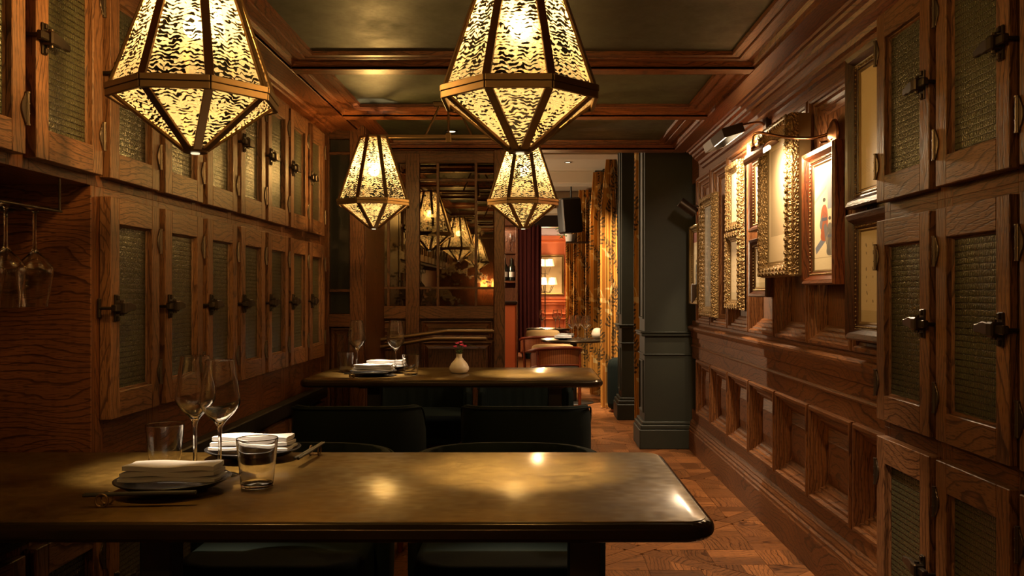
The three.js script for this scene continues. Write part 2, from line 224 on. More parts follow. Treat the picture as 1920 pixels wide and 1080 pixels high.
// ---- panelled picture wall
const wallR = struct('wall_right', grain(cbox(0.12, 2.6, 9.6, XR + 0.104, 1.3, -2.05, 0), 1), M.oakWall, 'dark oak panelled wall hung with framed pictures', 'wall');
{
  const thick = 0.045, xb = XR + thick / 2, far = 6.86, pitch = 0.54, near0 = 3.40 - 4 * pitch, N = 10;
  const rail = (y0, y1) => mesh('rail', wbox(thick, y1 - y0, far + 2.6, xb, (y0 + y1) / 2, -(far - 2.6) / 2, 2), M.oakWall, wallR);
  rail(0.0, 0.31); rail(0.70, 0.99); rail(2.04, 2.30);
  const W = 0.50;
  for (let k = 0; k <= N + 1; k++) { const n = near0 + (k - 1) * pitch + W, f = k === N + 1 ? far : near0 + k * pitch; if (k === 0) continue; const d0 = n, d1 = Math.min(k === N + 1 ? far : f, far); if (d1 - d0 < 0.004) continue; for (const [y0, y1] of [[0.31, 0.70], [0.99, 2.04]]) mesh('stile', wbox(thick, y1 - y0, d1 - d0, xb, (y0 + y1) / 2, -(d0 + d1) / 2, 1), M.oakWall, wallR); }
  for (const [y0, y1] of [[0.31, 0.70], [0.99, 2.04]]) mesh('stile', wbox(thick, y1 - y0, near0 + 2.6, xb, (y0 + y1) / 2, -(near0 - 2.6) / 2, 1), M.oakWall, wallR);
  const prof = [[0.0, 0.0], [-0.010, 0.0], [-0.010, 0.014], [-0.004, 0.020], [0.008, 0.020], [0.014, 0.014], [0.016, 0.004], [0.026, 0.002], [0.032, -0.010], [0.044, -0.016], [0.050, -0.016], [0.052, -0.026], [0.064, -0.032], [0.072, -0.040], [0.072, -0.0445]];
  const field = (w, h, b) => frame(w, h, [[0, 0], [b, 0.016], [b + 0.004, 0.018], [Math.min(w, h) / 2 - 0.0005, 0.018]]);
  for (const [y0, y1, b] of [[0.31, 0.70, 0.05], [0.99, 2.04, 0.0]]) {
    const h = y1 - y0, fr = frame(W, h, prof), fd = b ? field(W - 0.15, h - 0.15, b) : null;
    for (let k = 0; k < N; k++) {
      const d = near0 + k * pitch + W / 2; if (d + W / 2 > far) continue;
      const m = mesh('panel_moulding', fr, M.oakWall, wallR); m.position.set(XR, (y0 + y1) / 2, -d); m.rotation.y = -Math.PI / 2;
      if (fd) { const q = mesh('raised_panel', fd, M.oakWall, wallR); q.position.set(XR + 0.0445, (y0 + y1) / 2, -d); q.rotation.y = -Math.PI / 2; }
    }
  }
  const dado = struct('trim_1', moulding([[XR, 0.862], [XR - 0.010, 0.866], [XR - 0.012, 0.905], [XR - 0.024, 0.915], [XR - 0.030, 0.922], [XR - 0.036, 0.934], [XR - 0.036, 0.944], [XR - 0.030, 0.950], [XR - 0.012, 0.955], [XR, 0.962]], -2.90, -far), M.oakWall, 'oak dado rail along the panelled picture wall', 'trim');
  mesh('lower_bead', moulding([[XR, 0.788], [XR - 0.008, 0.790], [XR - 0.010, 0.798], [XR - 0.004, 0.806], [XR, 0.808]], -2.90, -far), M.oakWall, dado);
  struct('baseboard_right', moulding([[XR, 0], [XR - 0.030, 0], [XR - 0.030, 0.150], [XR - 0.026, 0.158], [XR - 0.026, 0.172], [XR - 0.018, 0.182], [XR - 0.020, 0.192], [XR - 0.014, 0.206], [XR - 0.014, 0.214], [XR - 0.006, 0.226], [XR, 0.232]], -2.90, -far), M.oakWall, 'tall moulded oak skirting below the picture wall', 'skirting');
  struct('trim_2', moulding([[1.098, YB + 0.05], [1.098, YB], [1.104, YB - 0.008], [1.118, YB - 0.008], [1.122, YB - 0.020], [1.140, YB - 0.026], [1.146, YB - 0.040], [1.160, YB - 0.046], [1.160, YB - 0.056], [1.186, YB - 0.074], [1.192, YB - 0.092], [1.208, YB - 0.098], [1.210, YB - 0.116], [XR, YB - 0.122], [XR, YB + 0.05]], 2.6, -6.4), M.oakCeil, 'stepped oak cornice above the picture wall', 'cornice');
}
// ---- wall behind the lockers, wall behind the camera
struct('wall_left', grain(cbox(0.12, 2.6, 9.2, -1.69, 1.3, -1.95, 0), 1), M.oakFrame, 'oak lined wall behind the lockers', 'wall');
struct('wall_back', grain(cbox(3.2, 2.6, 0.12, -0.2, 1.3, 2.62, 0), 1), M.oakFrame, 'oak wall closing the dining room', 'wall');
// ---- coffered ceiling
const ceiling = struct('ceiling', (() => { const g = cbox(3.2, 0.10, 9.1, -0.2, YG + 0.05, -1.9, 0), n = grain(g, 2, 1, 1); return n; })(), M.ceil, 'dark green painted ceiling between oak beams', 'ceiling');
{
  const xl = -1.105, xr = 1.008, cx = (xl + xr) / 2, w = xr - xl, beams = [-1.43, -0.33, 0.77, 1.87, 2.96, 4.05, 5.14, 6.32];
  const prof = [[0, 0], [0.000, 0.012], [0.014, 0.014], [0.022, 0.030], [0.036, 0.034], [0.046, 0.034], [0.048, 0.026], [0.086, 0.026], [0.088, 0.034], [0.094, 0.034], [0.096, 0.030], [0.130, 0.030], [0.132, 0.050]];
  beams.forEach((d, i) => {
    const wd = i === 7 ? 0.13 : 0.09; mesh('cross_beam', wbox(w, 0.06, wd, cx, YB + 0.03, -(d + wd / 2), 0, 0.003), M.oakCeil, ceiling);
    if (i === 0) return; const d0 = beams[i - 1] + 0.09, L = d - d0;
    const f = frame(w, L, prof.map(([a, z]) => [a, -z])); // faces down: heights run upwards
    const p = f.attributes.position.array; for (let k = 0; k < p.length; k += 9) for (let c = 0; c < 3; c++) { const t = p[k + 3 + c]; p[k + 3 + c] = p[k + 6 + c]; p[k + 6 + c] = t; }
    const u = f.attributes.uv.array; for (let k = 0; k < u.length; k += 6) for (let c = 0; c < 2; c++) { const t = u[k + 2 + c]; u[k + 2 + c] = u[k + 4 + c]; u[k + 4 + c] = t; }
    f.scale(1, 1, -1); f.applyMatrix4(new THREE.Matrix4().makeRotationX(-Math.PI / 2)); f.computeVertexNormals();
    const m = mesh('coffer_moulding', f, M.oakCeil, ceiling); m.position.set(cx, YB, -(d0 + L / 2));
  });
  for (const [a, b] of [[xr, 1.100], [-1.205, xl]]) mesh('side_beam', wbox(b - a, 0.06, 8.9, (a + b) / 2, YB + 0.03, -2.0, 2, 0.003), M.oakCeil, ceiling);
  struct('trim_3', moulding([[-1.62, YB + 0.05], [-1.62, YB - 0.014], [-1.262, YB - 0.014], [-1.258, YB - 0.006], [-1.240, YB - 0.004], [-1.232, YB + 0.008], [-1.205, YB + 0.012], [-1.205, YB + 0.05]], 2.55, -6.4), M.oakCeil, 'oak cornice strip above the top row of lockers', 'cornice');
}
// ---- head of the opening to the far room, and what it carries
struct('trim_4', grain(cbox(3.1, 0.10, 0.16, -0.14, YB + 0.10, -6.42, 0.003), 0), M.oakCeil, 'oak head beam over the opening between the rooms', 'beam');

// ---- oak partition with foxed mirrors at d 6.32, its bay beside the lockers stands forward at d 5.60
function glazing(root, x0, x1, y0, y1, z, xs, ys, mat) { // bars at xs, ys; a pane in every field
  const X = [x0, ...xs, x1], Y = [y0, ...ys, y1];
  for (const x of xs) mesh('glazing_bar', wbox(0.018, y1 - y0, 0.022, x, (y0 + y1) / 2, z + 0.006, 1), M.oakPart, root);
  for (const y of ys) mesh('glazing_bar', wbox(x1 - x0, 0.018, 0.020, (x0 + x1) / 2, y, z + 0.006, 0), M.oakPart, root);
  for (let i = 0; i + 1 < X.length; i++) for (let j = 0; j + 1 < Y.length; j++) { const g = grain(cbox(X[i + 1] - X[i] - 0.004, Y[j + 1] - Y[j] - 0.004, 0.004, 0, 0, 0, 0.0015), 0, 1 / 0.7, 1 / 0.7); const m = mesh('pane', g, mat, root); m.position.set((X[i] + X[i + 1]) / 2, (Y[j] + Y[j + 1]) / 2, z - 0.006); m.rotation.set(rr(-0.003, 0.003), rr(-0.003, 0.003), 0); }
}
{
  const D = 6.36, r = struct('wall_partition', grain(cbox(1.40, 2.30, 0.05, -0.905, 1.15, -D - 0.05, 0), 1), M.oakPart, 'dark oak partition with foxed mirror panes', 'partition');
  const z = -D, st = (x0, x1, y0, y1, ax = 1, t = 0.05) => mesh(ax ? 'stile' : 'rail', wbox(x1 - x0, y1 - y0, t, (x0 + x1) / 2, (y0 + y1) / 2, z + t / 2 - 0.025, ax), M.oakPart, r);
  st(-1.23, -1.19, 0, 2.2); st(-0.910, -0.812, 0, 2.2); st(-0.282, -0.205, 0, 2.2); st(-1.19, -0.910, 2.13, 2.2, 0); st(-0.812, -0.282, 2.13, 2.2, 0);
  st(-1.19, -0.910, 1.02, 1.11, 0); st(-0.812, -0.282, 1.02, 1.11, 0); st(-1.19, -0.910, 0.0, 0.12, 0); st(-0.812, -0.282, 0.0, 0.12, 0);
  glazing(r, -1.19, -0.910, 1.11, 2.13, z, [-1.035], [1.238], M.mirror);
  glazing(r, -0.812, -0.282, 1.11, 2.13, z, [-0.682, -0.410], [1.238, 2.010], M.mirror);
  const pp = [[0, 0.0], [0.006, 0.012], [0.016, 0.014], [0.022, 0.004], [0.030, 0.0], [0.055, 0.014], [0.060, 0.014]];
  for (const [x0, x1] of [[-1.19, -0.910], [-0.812, -0.282]]) for (const [y0, y1] of [[0.87, 1.01], [0.14, 0.86]]) { const m = mesh('panel_moulding', frame(x1 - x0 - 0.01, y1 - y0, pp), M.oakPart, r); m.position.set((x0 + x1) / 2, (y0 + y1) / 2, z - 0.024); }
  const post = tag(mesh('partition_post', grain(cbox(0.075, 2.22, 0.11, -0.243, 1.11, z - 0.02, 0.004), 1), M.oakPart, scene), 'square oak post closing the partition at the opening', 'post'); post.userData.kind = 'structure';
  // the forward bay
  const D2 = 5.60, z2 = -D2, b = struct('wall_return', grain(cbox(0.56, 2.26, 0.05, -1.34, 1.13, z2 - 0.05, 0), 1), M.oakPart, 'narrow glazed oak bay at the end of the lockers', 'partition');
  const s2 = (x0, x1, y0, y1, ax = 1) => mesh(ax ? 'stile' : 'rail', wbox(x1 - x0, y1 - y0, 0.05, (x0 + x1) / 2, (y0 + y1) / 2, z2, ax), M.oakPart, b);
  s2(-1.62, -1.282, 0, 2.26); s2(-1.152, -1.064, 0, 2.26); s2(-1.282, -1.152, 2.17, 2.26, 0); s2(-1.282, -1.152, 0.99, 1.07, 0); s2(-1.282, -1.152, 0, 0.12, 0);
  glazing(b, -1.282, -1.152, 1.07, 2.17, z2, [], [1.217, 2.08], M.darkPane);
  const m = mesh('panel_moulding', frame(0.128, 0.86, pp.map(([a, q]) => [a * 0.8, q])), M.oakPart, b); m.position.set(-1.217, 0.555, z2 - 0.02);
  mesh('return_side', wbox(0.05, 2.26, 0.78, -1.089, 1.13, z2 - 0.415, 1), M.oakPart, b);
}
// two bent bronze rails fixed to the lower panels of the partition
for (const [k, y, x1, xb] of [[0, 0.936, -0.285, -0.60], [1, 0.884, -0.335, -0.70]]) {
  const g = [rod([x1, y, -6.20], [xb, y, -6.20], 0.016, 16), rod([xb, y, -6.20], [-1.17, y - 0.075, -6.20], 0.016, 16), at(new THREE.SphereGeometry(0.0165, 16, 10), xb, y, -6.20), at(new THREE.SphereGeometry(0.016, 16, 10), x1, y, -6.20)];
  const o = tag(mesh('bronze_rail', merge(g), M.brass, scene), k ? 'lower bent bronze rail across the oak partition panels' : 'upper bent bronze rail across the oak partition panels', 'rail');
  for (const x of [x1 - 0.06, -1.10]) mesh('bracket', rod([x, x > -0.5 ? y : y - 0.064, -6.20], [x, x > -0.5 ? y : y - 0.064, -6.35], 0.008), M.brass, o);
}
// ---- green pilaster closing the picture wall, with panelled reveal
function pilaster(name, x0, x1, d0, d1, h, label) {
  const p = struct(name, grain(cbox(x1 - x0, h, d1 - d0, (x0 + x1) / 2, h / 2, -(d0 + d1) / 2, 0.003), 1, 1, 1), M.green, label, 'pilaster');
  const ring = (y0, y1, o) => mesh('moulding', grain(cbox(x1 - x0 + 2 * o, y1 - y0, d1 - d0 + 2 * o, (x0 + x1) / 2, (y0 + y1) / 2, -(d0 + d1) / 2, 0.006), 0, 1, 1), M.green, p);
  ring(0, 0.15, 0.045); ring(0.15, 0.185, 0.036); ring(0.185, 0.21, 0.022); ring(0.868, 0.892, 0.026); ring(0.892, 0.905, 0.034); ring(0.72, 0.732, 0.012);
  for (const [y0, y1] of [[1.0, h - 0.12], [0.27, 0.68]]) { const m = mesh('panel_bead', frame(Math.max(0.06, d1 - d0 - 0.10), y1 - y0, [[0, 0], [0.002, 0.012], [0.014, 0.012], [0.018, 0.002], [0.024, 0.0]]), M.green, p); m.position.set(x0 - 0.0005, (y0 + y1) / 2, -(d0 + d1) / 2); m.rotation.y = -Math.PI / 2; }
  return p;
}
pilaster('wall_pilaster', 0.862, 1.42, 6.88, 7.22, 2.70, 'wide dark green pilaster at the end of the picture wall');
pilaster('wall_pilaster', 0.838, 1.42, 8.45, 8.75, 2.70, 'slim green pilaster between gold patterned curtains');
pilaster('wall_pilaster', 0.752, 1.42, 10.85, 11.2, 2.70, 'distant green pilaster behind the dark round table');
// ================================================================ lockers
const ord = ['first', 'second', 'third', 'fourth', 'fifth', 'sixth', 'seventh', 'eighth', 'ninth', 'tenth', 'eleventh', 'twelfth', 'thirteenth', 'fourteenth', 'fifteenth', 'sixteenth'];
const hingeGeo = (() => { // half butterfly plate with its knuckle
  const s = new THREE.Shape(); s.moveTo(0, -0.036); s.lineTo(0.004, -0.036); s.bezierCurveTo(0.006, -0.026, 0.012, -0.026, 0.012, -0.020); s.bezierCurveTo(0.022, -0.012, 0.022, 0.012, 0.012, 0.020); s.bezierCurveTo(0.012, 0.026, 0.006, 0.026, 0.004, 0.036); s.lineTo(0, 0.036); s.closePath();
  const pl = new THREE.ExtrudeGeometry(s, { depth: 0.003, bevelEnabled: true, bevelSize: 0.001, bevelThickness: 0.001, bevelSegments: 1, curveSegments: 6 });
  const k = [rod([-0.003, -0.040, 0.004], [-0.003, 0.040, 0.004], 0.005, 10), cyl(0.0062, 0.0062, 0.004, -0.003, 0.040, 0.004, 10), cyl(0.0062, 0.0062, 0.004, -0.003, -0.040, 0.004, 10), cyl(0.0062, 0.0062, 0.003, -0.003, 0.013, 0.004, 10), cyl(0.0062, 0.0062, 0.003, -0.003, -0.013, 0.004, 10)];
  return merge([pl, ...k]);
})();
const latchGeo = (() => { // ice-box latch: plate on the stile, keeper block, lever reaching over the glass (+x)
  const s = new THREE.Shape(); s.moveTo(0.0, 0.012); s.lineTo(0.035, 0.016); s.bezierCurveTo(0.06, 0.015, 0.075, 0.006, 0.092, 0.008); s.lineTo(0.094, -0.006); s.bezierCurveTo(0.075, -0.010, 0.06, -0.004, 0.035, -0.012); s.lineTo(0, -0.010); s.closePath();
  const lever = new THREE.ExtrudeGeometry(s, { depth: 0.008, bevelEnabled: true, bevelSize: 0.002, bevelThickness: 0.002, bevelSegments: 1, curveSegments: 6 }); at(lever, 0.006, 0, 0.020, 0.12);
  return merge([cbox(0.024, 0.082, 0.006, 0, 0, 0.003, 0.002), cbox(0.030, 0.036, 0.030, 0, 0, 0.018, 0.004), rod([0, -0.024, 0.020], [0, 0.024, 0.020], 0.007, 10), cbox(0.012, 0.014, 0.008, 0, 0.032, 0.008, 0.002), cbox(0.012, 0.014, 0.008, 0, -0.032, 0.008, 0.002), lever, cbox(0.036, 0.022, 0.016, -0.030, 0, 0.016, 0.003), cbox(0.010, 0.060, 0.010, -0.0445, 0, -0.028, 0.003), rod([-0.0445, 0, 0.012], [-0.0445, 0, -0.030], 0.005, 8)]);
})();
// a locker faces +z, its frame plane is z = 0 and its door stands 34 mm proud. cell w x (y0..y1), door dw x (b0..b1); latch = side of the latch
function locker(cell, y0, y1, dw, b0, b1, latch, label, group, stile = 0.058, rail = 0.08, D = 0.27) {
  const t = thing('locker', label, 'locker', [0, 0, 0], 0, group), h = y1 - y0, cy = (y0 + y1) / 2, dh = b1 - b0, dy = (b0 + b1) / 2, ow = dw - 0.05, o0 = b0 + 0.03, o1 = b1 - 0.03, sx = (cell - ow) / 2;
  const fb = (w, hh, x, y, ax) => wbox(w, hh, 0.022, x, y, -0.011, ax, 0.001);
  mesh('body', merge([fb(sx, h, -cell / 2 + sx / 2, cy, 1), fb(sx, h, cell / 2 - sx / 2, cy, 1), fb(ow, y1 - o1, 0, (y1 + o1) / 2, 0), fb(ow, o0 - y0, 0, (y0 + o0) / 2, 0), wbox(0.012, h, D, -cell / 2 + 0.007, cy, -0.022 - D / 2, 1), wbox(0.012, h, D, cell / 2 - 0.007, cy, -0.022 - D / 2, 1), wbox(cell - 0.026, 0.012, D, 0, y0 + 0.007, -0.022 - D / 2, 0), wbox(cell - 0.026, 0.012, D, 0, y1 - 0.007, -0.022 - D / 2, 0), wbox(cell - 0.004, h, 0.010, 0, cy, -0.022 - D, 1)]), M.oakFrame, t);
  const z = 0.017 + 0.001, door = mesh('door', merge([wbox(stile, dh, 0.034, -dw / 2 + stile / 2, 0, 0, 1), wbox(stile, dh, 0.034, dw / 2 - stile / 2, 0, 0, 1), wbox(dw - 2 * stile, rail, 0.034, 0, dh / 2 - rail / 2, 0, 0), wbox(dw - 2 * stile, rail, 0.034, 0, -dh / 2 + rail / 2, 0, 0), at(frame(dw - 2 * stile + 0.001, dh - 2 * rail + 0.001, [[0, 0.002], [0.004, 0.002], [0.007, -0.004]]), 0, 0, 0)]), M.oakDoor, t);
  door.position.set(0, dy, z);
  mesh('glass_pane', grain(cbox(dw - 2 * stile + 0.004, dh - 2 * rail + 0.004, 0.003, 0, 0, -0.006, 0), 0, 10, 10), M.wired, door);
  for (const s of [-1, 1]) { const hg = mesh('hinge', hingeGeo, M.hinge, door); hg.position.set(-latch * (dw / 2 - 0.003), s * (dh / 2 - 0.115), 0.0175); if (latch < 0) hg.rotation.z = Math.PI; }
  const l = mesh('latch', latchGeo, M.latch, door); l.position.set(latch * (dw / 2 - 0.030), 0, 0.0175); if (latch > 0) l.scale.x = -1;
  return t;
}
const L90 = Math.PI / 2;
{ // lockers along the wall facing the pictures; local +x runs away from the camera
  const P = 0.398, X = -1.304, d0 = 2.645;
  for (let i = -10; i < 7; i++) {
    const up = locker(P, 1.519, 2.204, 0.35, 1.547, 2.17, -1, `oak locker with wired glass, top row, ${ord[6 - i] || 'last'} from the partition`, 'top row lockers');
    up.position.set(X, 0, -(d0 + (i + 0.5) * P)); up.rotation.y = L90;
    if (i >= 0) { const lo = locker(P, 0.64, 1.519, 0.35, 0.819, 1.4915, -1, `oak locker with wired glass, middle row, ${ord[i]} from the glass rack niche`, 'middle row lockers'); lo.position.set(X, 0, -(d0 + (i + 0.5) * P)); lo.rotation.y = L90; }
    if (i >= -3) { const lo = locker(P, 0.06, 0.565, 0.35, 0.085, 0.545, -1, i < 0 ? `low oak locker below the niche counter, ${ord[-1 - i]} from the ledge` : `low oak locker under the black ledge, ${ord[i]} from the niche`, 'low lockers'); lo.position.set(X, 0, -(d0 + (i + 0.5) * P)); lo.rotation.y = L90; }
  }
  const end = tag(mesh('locker_end_panel', grain(cbox(0.36, 0.885, 0.022, -1.484, 1.0775, -2.632, 0.002), 0), M.oakFrame, scene), 'dark oak end panel closing the niche with hanging glasses', 'panel');
  tag(mesh('locker_stop_panel', grain(cbox(0.30, 2.14, 0.022, -1.456, 1.13, -5.455, 0.002), 1), M.oakFrame, scene), 'oak end panel closing the lockers at the glazed bay', 'panel');
  tag(mesh('black_ledge', moulding([[-1.60, 0.567], [-1.262, 0.567], [-1.256, 0.573], [-1.256, 0.634], [-1.262, 0.639], [-1.60, 0.639]], -2.66, -5.43), M.black, scene), 'long black ledge under the middle row of lockers', 'ledge');
  tag(mesh('low_locker_top', grain(cbox(0.32, 0.02, 3.9, -1.44, 0.576, -0.67, 0.003), 2), M.black, scene), 'black top over the low lockers of the niche', 'ledge');
  tag(mesh('plinth', grain(cbox(0.26, 0.06, 5.3, -1.46, 0.03, -2.8, 0.001), 2), M.black, scene), 'black plinth under the low lockers', 'plinth');
}
{ // lockers beside the pictures; local +x runs towards the camera
  const P = 0.418, X = 1.134, d0 = 2.868, rows = [['low row', 0.06, 0.773, 0.10, 0.746], ['middle row', 0.773, 1.460, 0.80, 1.430], ['top row', 1.460, 2.095, 1.490, 2.082]];
  for (let k = 0; k < 5; k++) for (const [row, y0, y1, b0, b1] of rows) { const o = locker(P, y0, y1, 0.376, b0, b1, 1, `oak locker with wired glass beside the pictures, ${row}, ${ord[k]} from them`, 'lockers beside the picture wall', 0.060, 0.08, 0.062); o.position.set(X, 0, -(d0 - (k + 0.5) * P)); o.rotation.y = -L90; }
}
// ---- rack of hanging wine glasses in the niche
const wineGlass = (() => { // footed glass with an angular bowl, 0.27 high
  const o = [[0.0, 0.000], [0.038, 0.000], [0.039, 0.002], [0.030, 0.004], [0.010, 0.008], [0.0048, 0.016], [0.0040, 0.060], [0.0042, 0.100], [0.0060, 0.114], [0.014, 0.126], [0.030, 0.142], [0.042, 0.158], [0.0455, 0.168], [0.0450, 0.182], [0.040, 0.215], [0.0345, 0.250], [0.0318, 0.268], [0.0312, 0.2690]];
  const i = [[0.0306, 0.268], [0.0335, 0.250], [0.0388, 0.215], [0.0437, 0.182], [0.0442, 0.169], [0.0408, 0.160], [0.029, 0.145], [0.0135, 0.130], [0.004, 0.122], [0.0, 0.121]];
  return lathe([...o, ...i], 40);
})();
{
  const rk = thing('glass_rack', 'dark metal rack with hanging glasses under the lockers', 'rack', [-1.40, 1.515, -2.15]);
  const bars = []; for (const x of [-0.10, -0.035, 0.035, 0.10]) bars.push(rod([x, -0.090, -0.30], [x, -0.090, 0.30], 0.0035, 8)); for (const z of [-0.29, 0, 0.29]) { bars.push(rod([-0.10, -0.085, z], [0.10, -0.085, z], 0.0035, 8)); }
  mesh('rail', merge(bars), M.latch, rk);
  for (const x of [-0.10, 0.10]) for (const z of [-0.29, 0, 0.29]) mesh('hanger', rod([x, -0.090, z], [x, 0.0, z], 0.003, 8), M.latch, rk);
  for (const x of [-1.335, -1.465]) for (const d of [1.99, 2.12, 2.25, 2.38]) { const g = tag(mesh('wine_glass', wineGlass, M.glass, scene), `wine glass hanging upside down, ${x > -1.4 ? 'outer' : 'inner'} line, ${ord[Math.round((2.38 - d) / 0.13)]} from the end panel`, 'wine glass', 'glasses hanging from the rack'); g.position.set(x, 1.4325, -d); g.rotation.x = Math.PI; }
}
// ================================================================ tables
function roundedRect(w, h, r) { const s = new THREE.Shape(); s.moveTo(-w / 2 + r, -h / 2); s.lineTo(w / 2 - r, -h / 2); s.absarc(w / 2 - r, -h / 2 + r, r, -L90, 0); s.lineTo(w / 2, h / 2 - r); s.absarc(w / 2 - r, h / 2 - r, r, 0, L90); s.lineTo(-w / 2 + r, h / 2); s.absarc(-w / 2 + r, h / 2 - r, r, L90, Math.PI); s.lineTo(-w / 2, -h / 2 + r); s.absarc(-w / 2 + r, -h / 2 + r, r, Math.PI, Math.PI * 1.5); return s; }
function diningTable(d, label, x0 = -1.222, x1 = 0.365, depth = 0.80, h = 0.75) {
  const w = x1 - x0, t = thing('dining_table', label, 'table', [(x0 + x1) / 2, 0, -d], 0), r = 0.019, shift = -0.43 - (x0 + x1) / 2;
  // bullnose rim around a flat patinated top
  const rim = new THREE.ExtrudeGeometry(roundedRect(w - 2 * r, depth - 2 * r, 0.05), { depth: 0.001, bevelEnabled: true, bevelSize: r, bevelThickness: r, bevelSegments: 8, curveSegments: 12 });
  const rg = toCreasedNormals(rim, 0.6); at(rg, 0, h - r - 0.0015, 0, 0, -L90); mesh('rim', rg, M.bronzeEdge, t);
  const top = new THREE.ExtrudeGeometry(roundedRect(w - 0.040, depth - 0.040, 0.045), { depth: 0.0012, bevelEnabled: true, bevelSize: 0.0015, bevelThickness: 0.0012, bevelSegments: 2, curveSegments: 12 }); at(top, 0, h - 0.0012, 0, 0, -L90);
  mesh('table_top', grain(toCreasedNormals(top, 0.6), 0, 1 / 1.3, 1 / 0.65), M.bronze, t);
  for (const x of [-0.46 + shift, 0.55 + shift]) { mesh('pedestal', cbox(0.075, h - 0.06, 0.075, x, (h - 0.06) / 2 + 0.02, 0, 0.004), M.black, t); mesh('foot', cbox(0.10, 0.022, 0.56, x, 0.011, 0, 0.006), M.black, t); mesh('cross_bracket', cbox(0.09, 0.018, 0.50, x, h - 0.0495, 0, 0.004), M.black, t); }
  return t;
}
diningTable(2.13, 'long dark bronze table set with white napkin, tumblers and two wine glasses', -1.60);
diningTable(5.00, 'bronze table with small white flower vase before the oak partition');
diningTable(-0.75, 'bronze table behind the camera under its own lantern pair', -1.60);
// ================================================================ velvet tub chairs
function tubChair(label) {
  const t = thing('tub_chair', label, 'chair', [0, 0, 0], 0, 'dark green velvet tub chairs');
  const N = 56, sec = 18, P = [], U = [], I = [], plan = (s) => { const a = (s - 0.5) * 2, th = a * 1.78, k = 3.2, c = Math.cos(th), q = Math.sin(th), r = Math.pow(Math.pow(Math.abs(c), k) + Math.pow(Math.abs(q), k), -1 / k); return [0.278 * r * q, 0.255 * r * c]; };
  for (let i = 0; i <= N; i++) {
    const s = i / N, [x, z] = plan(s), [xa, za] = plan(s - 0.004), [xb, zb] = plan(s + 0.004), tx = xb - xa, tz = zb - za, L = Math.hypot(tx, tz), nx = -tz / L * -1, nz = -(tx / L), a = Math.abs(s - 0.5) * 2;
    const ox = tz / L, oz = -tx / L, sgn = (ox * x + oz * z) > 0 ? 1 : -1, top = 0.690 - 0.022 * a * a - 0.10 * sm(0.62, 1, a), bot = 0.255, end = Math.sqrt(Math.max(0.02, 1 - Math.pow(Math.max(0, a - 0.94) / 0.06, 2)));
    for (let j = 0; j < sec; j++) {
      const ph = j / sec * Math.PI * 2, hw = 0.030 * end, cy = Math.sin(ph), cx = Math.cos(ph), sq = Math.pow(Math.pow(Math.abs(cx), 5) + Math.pow(Math.abs(cy), 5), -0.2);
      let off = hw * cx * sq; const y = (top + bot) / 2 + (top - bot) / 2 * Math.sign(cy) * Math.pow(Math.abs(cy * sq), 0.75); if (cx < -0.2) off += 0.010 * Math.abs(Math.sin(s * Math.PI * 16));
      P.push(x + ox * sgn * off, y, z + oz * sgn * off); U.push(s * 2, j / sec);
    }
  }
  for (let i = 0; i < N; i++) for (let j = 0; j < sec; j++) { const a = i * sec + j, b = i * sec + (j + 1) % sec, c = a + sec, e = b + sec; I.push(a, c, b, b, c, e); }
  for (const i of [0, N]) { const c = P.length / 3, o = i * sec; let x = 0, y = 0, z = 0; for (let j = 0; j < sec; j++) { x += P[(o + j) * 3]; y += P[(o + j) * 3 + 1]; z += P[(o + j) * 3 + 2]; } P.push(x / sec, y / sec, z / sec); U.push(0, 0); for (let j = 0; j < sec; j++) i ? I.push(c, o + (j + 1) % sec, o + j) : I.push(c, o + j, o + (j + 1) % sec); }
  const g = new THREE.BufferGeometry(); g.setAttribute('position', new THREE.Float32BufferAttribute(P, 3)); g.setAttribute('uv', new THREE.Float32BufferAttribute(U, 2)); g.setIndex(I); g.computeVertexNormals();
  const back = mesh('backrest', g, M.velvet, t);
  const pts = []; for (let i = 2; i <= 52; i++) { const s = 0.02 + i / 54 * 0.96, [x, z] = plan(s), a = Math.abs(s - 0.5) * 2, L = Math.hypot(x, z); pts.push([x + x / L * 0.029, 0.690 - 0.022 * a * a - 0.10 * sm(0.62, 1, a) - 0.010, z + z / L * 0.029]); }
  mesh('piping', tube(pts, 0.0045, 60, 6), M.velvet, back);
  const seat = new THREE.ExtrudeGeometry(roundedRect(0.47, 0.52, 0.10), { depth: 0.11, bevelEnabled: true, bevelSize: 0.028, bevelThickness: 0.028, bevelSegments: 4, curveSegments: 8 }); at(seat, 0, 0.305, -0.055, 0, -L90); mesh('seat', toCreasedNormals(seat, 0.8), M.velvet, t);
  mesh('seat_rail', cbox(0.50, 0.045, 0.46, 0, 0.262, -0.03, 0.012), M.redwood, t);
  for (const sx of [-1, 1]) for (const sz of [-1, 1]) { const lg = new THREE.CylinderGeometry(0.021, 0.013, 0.245, 10); mesh('leg', at(lg, sx * 0.215, 0.1225, sz * 0.19 - 0.03, 0, sz * 0.07, -sx * 0.07), M.redwood, t); }
  return t;
}
const chairSpots = [[-0.825, 4.27, 0, 'velvet tub chair backing the vase table beside the lockers'], [-0.034, 4.27, 0, 'velvet tub chair backing the vase table beside the aisle'], [-0.083, 2.79, Math.PI, 'velvet tub chair tucked under the napkin table beside the aisle'], [-0.755, 2.79, Math.PI, 'velvet tub chair tucked under the napkin table beside the lockers'], [-0.70, 5.72, Math.PI, 'velvet tub chair between vase table and partition mirror beside the bay'], [-0.05, 5.72, Math.PI, 'velvet tub chair between vase table and partition post']];
const chair0 = tubChair(chairSpots[0][3]);
chairSpots.forEach(([x, d, a, lb], i) => { if (i) dup(chair0, [x, 0, -d], a, lb); else { chair0.position.set(x, 0, -d); chair0.rotation.y = a; } });
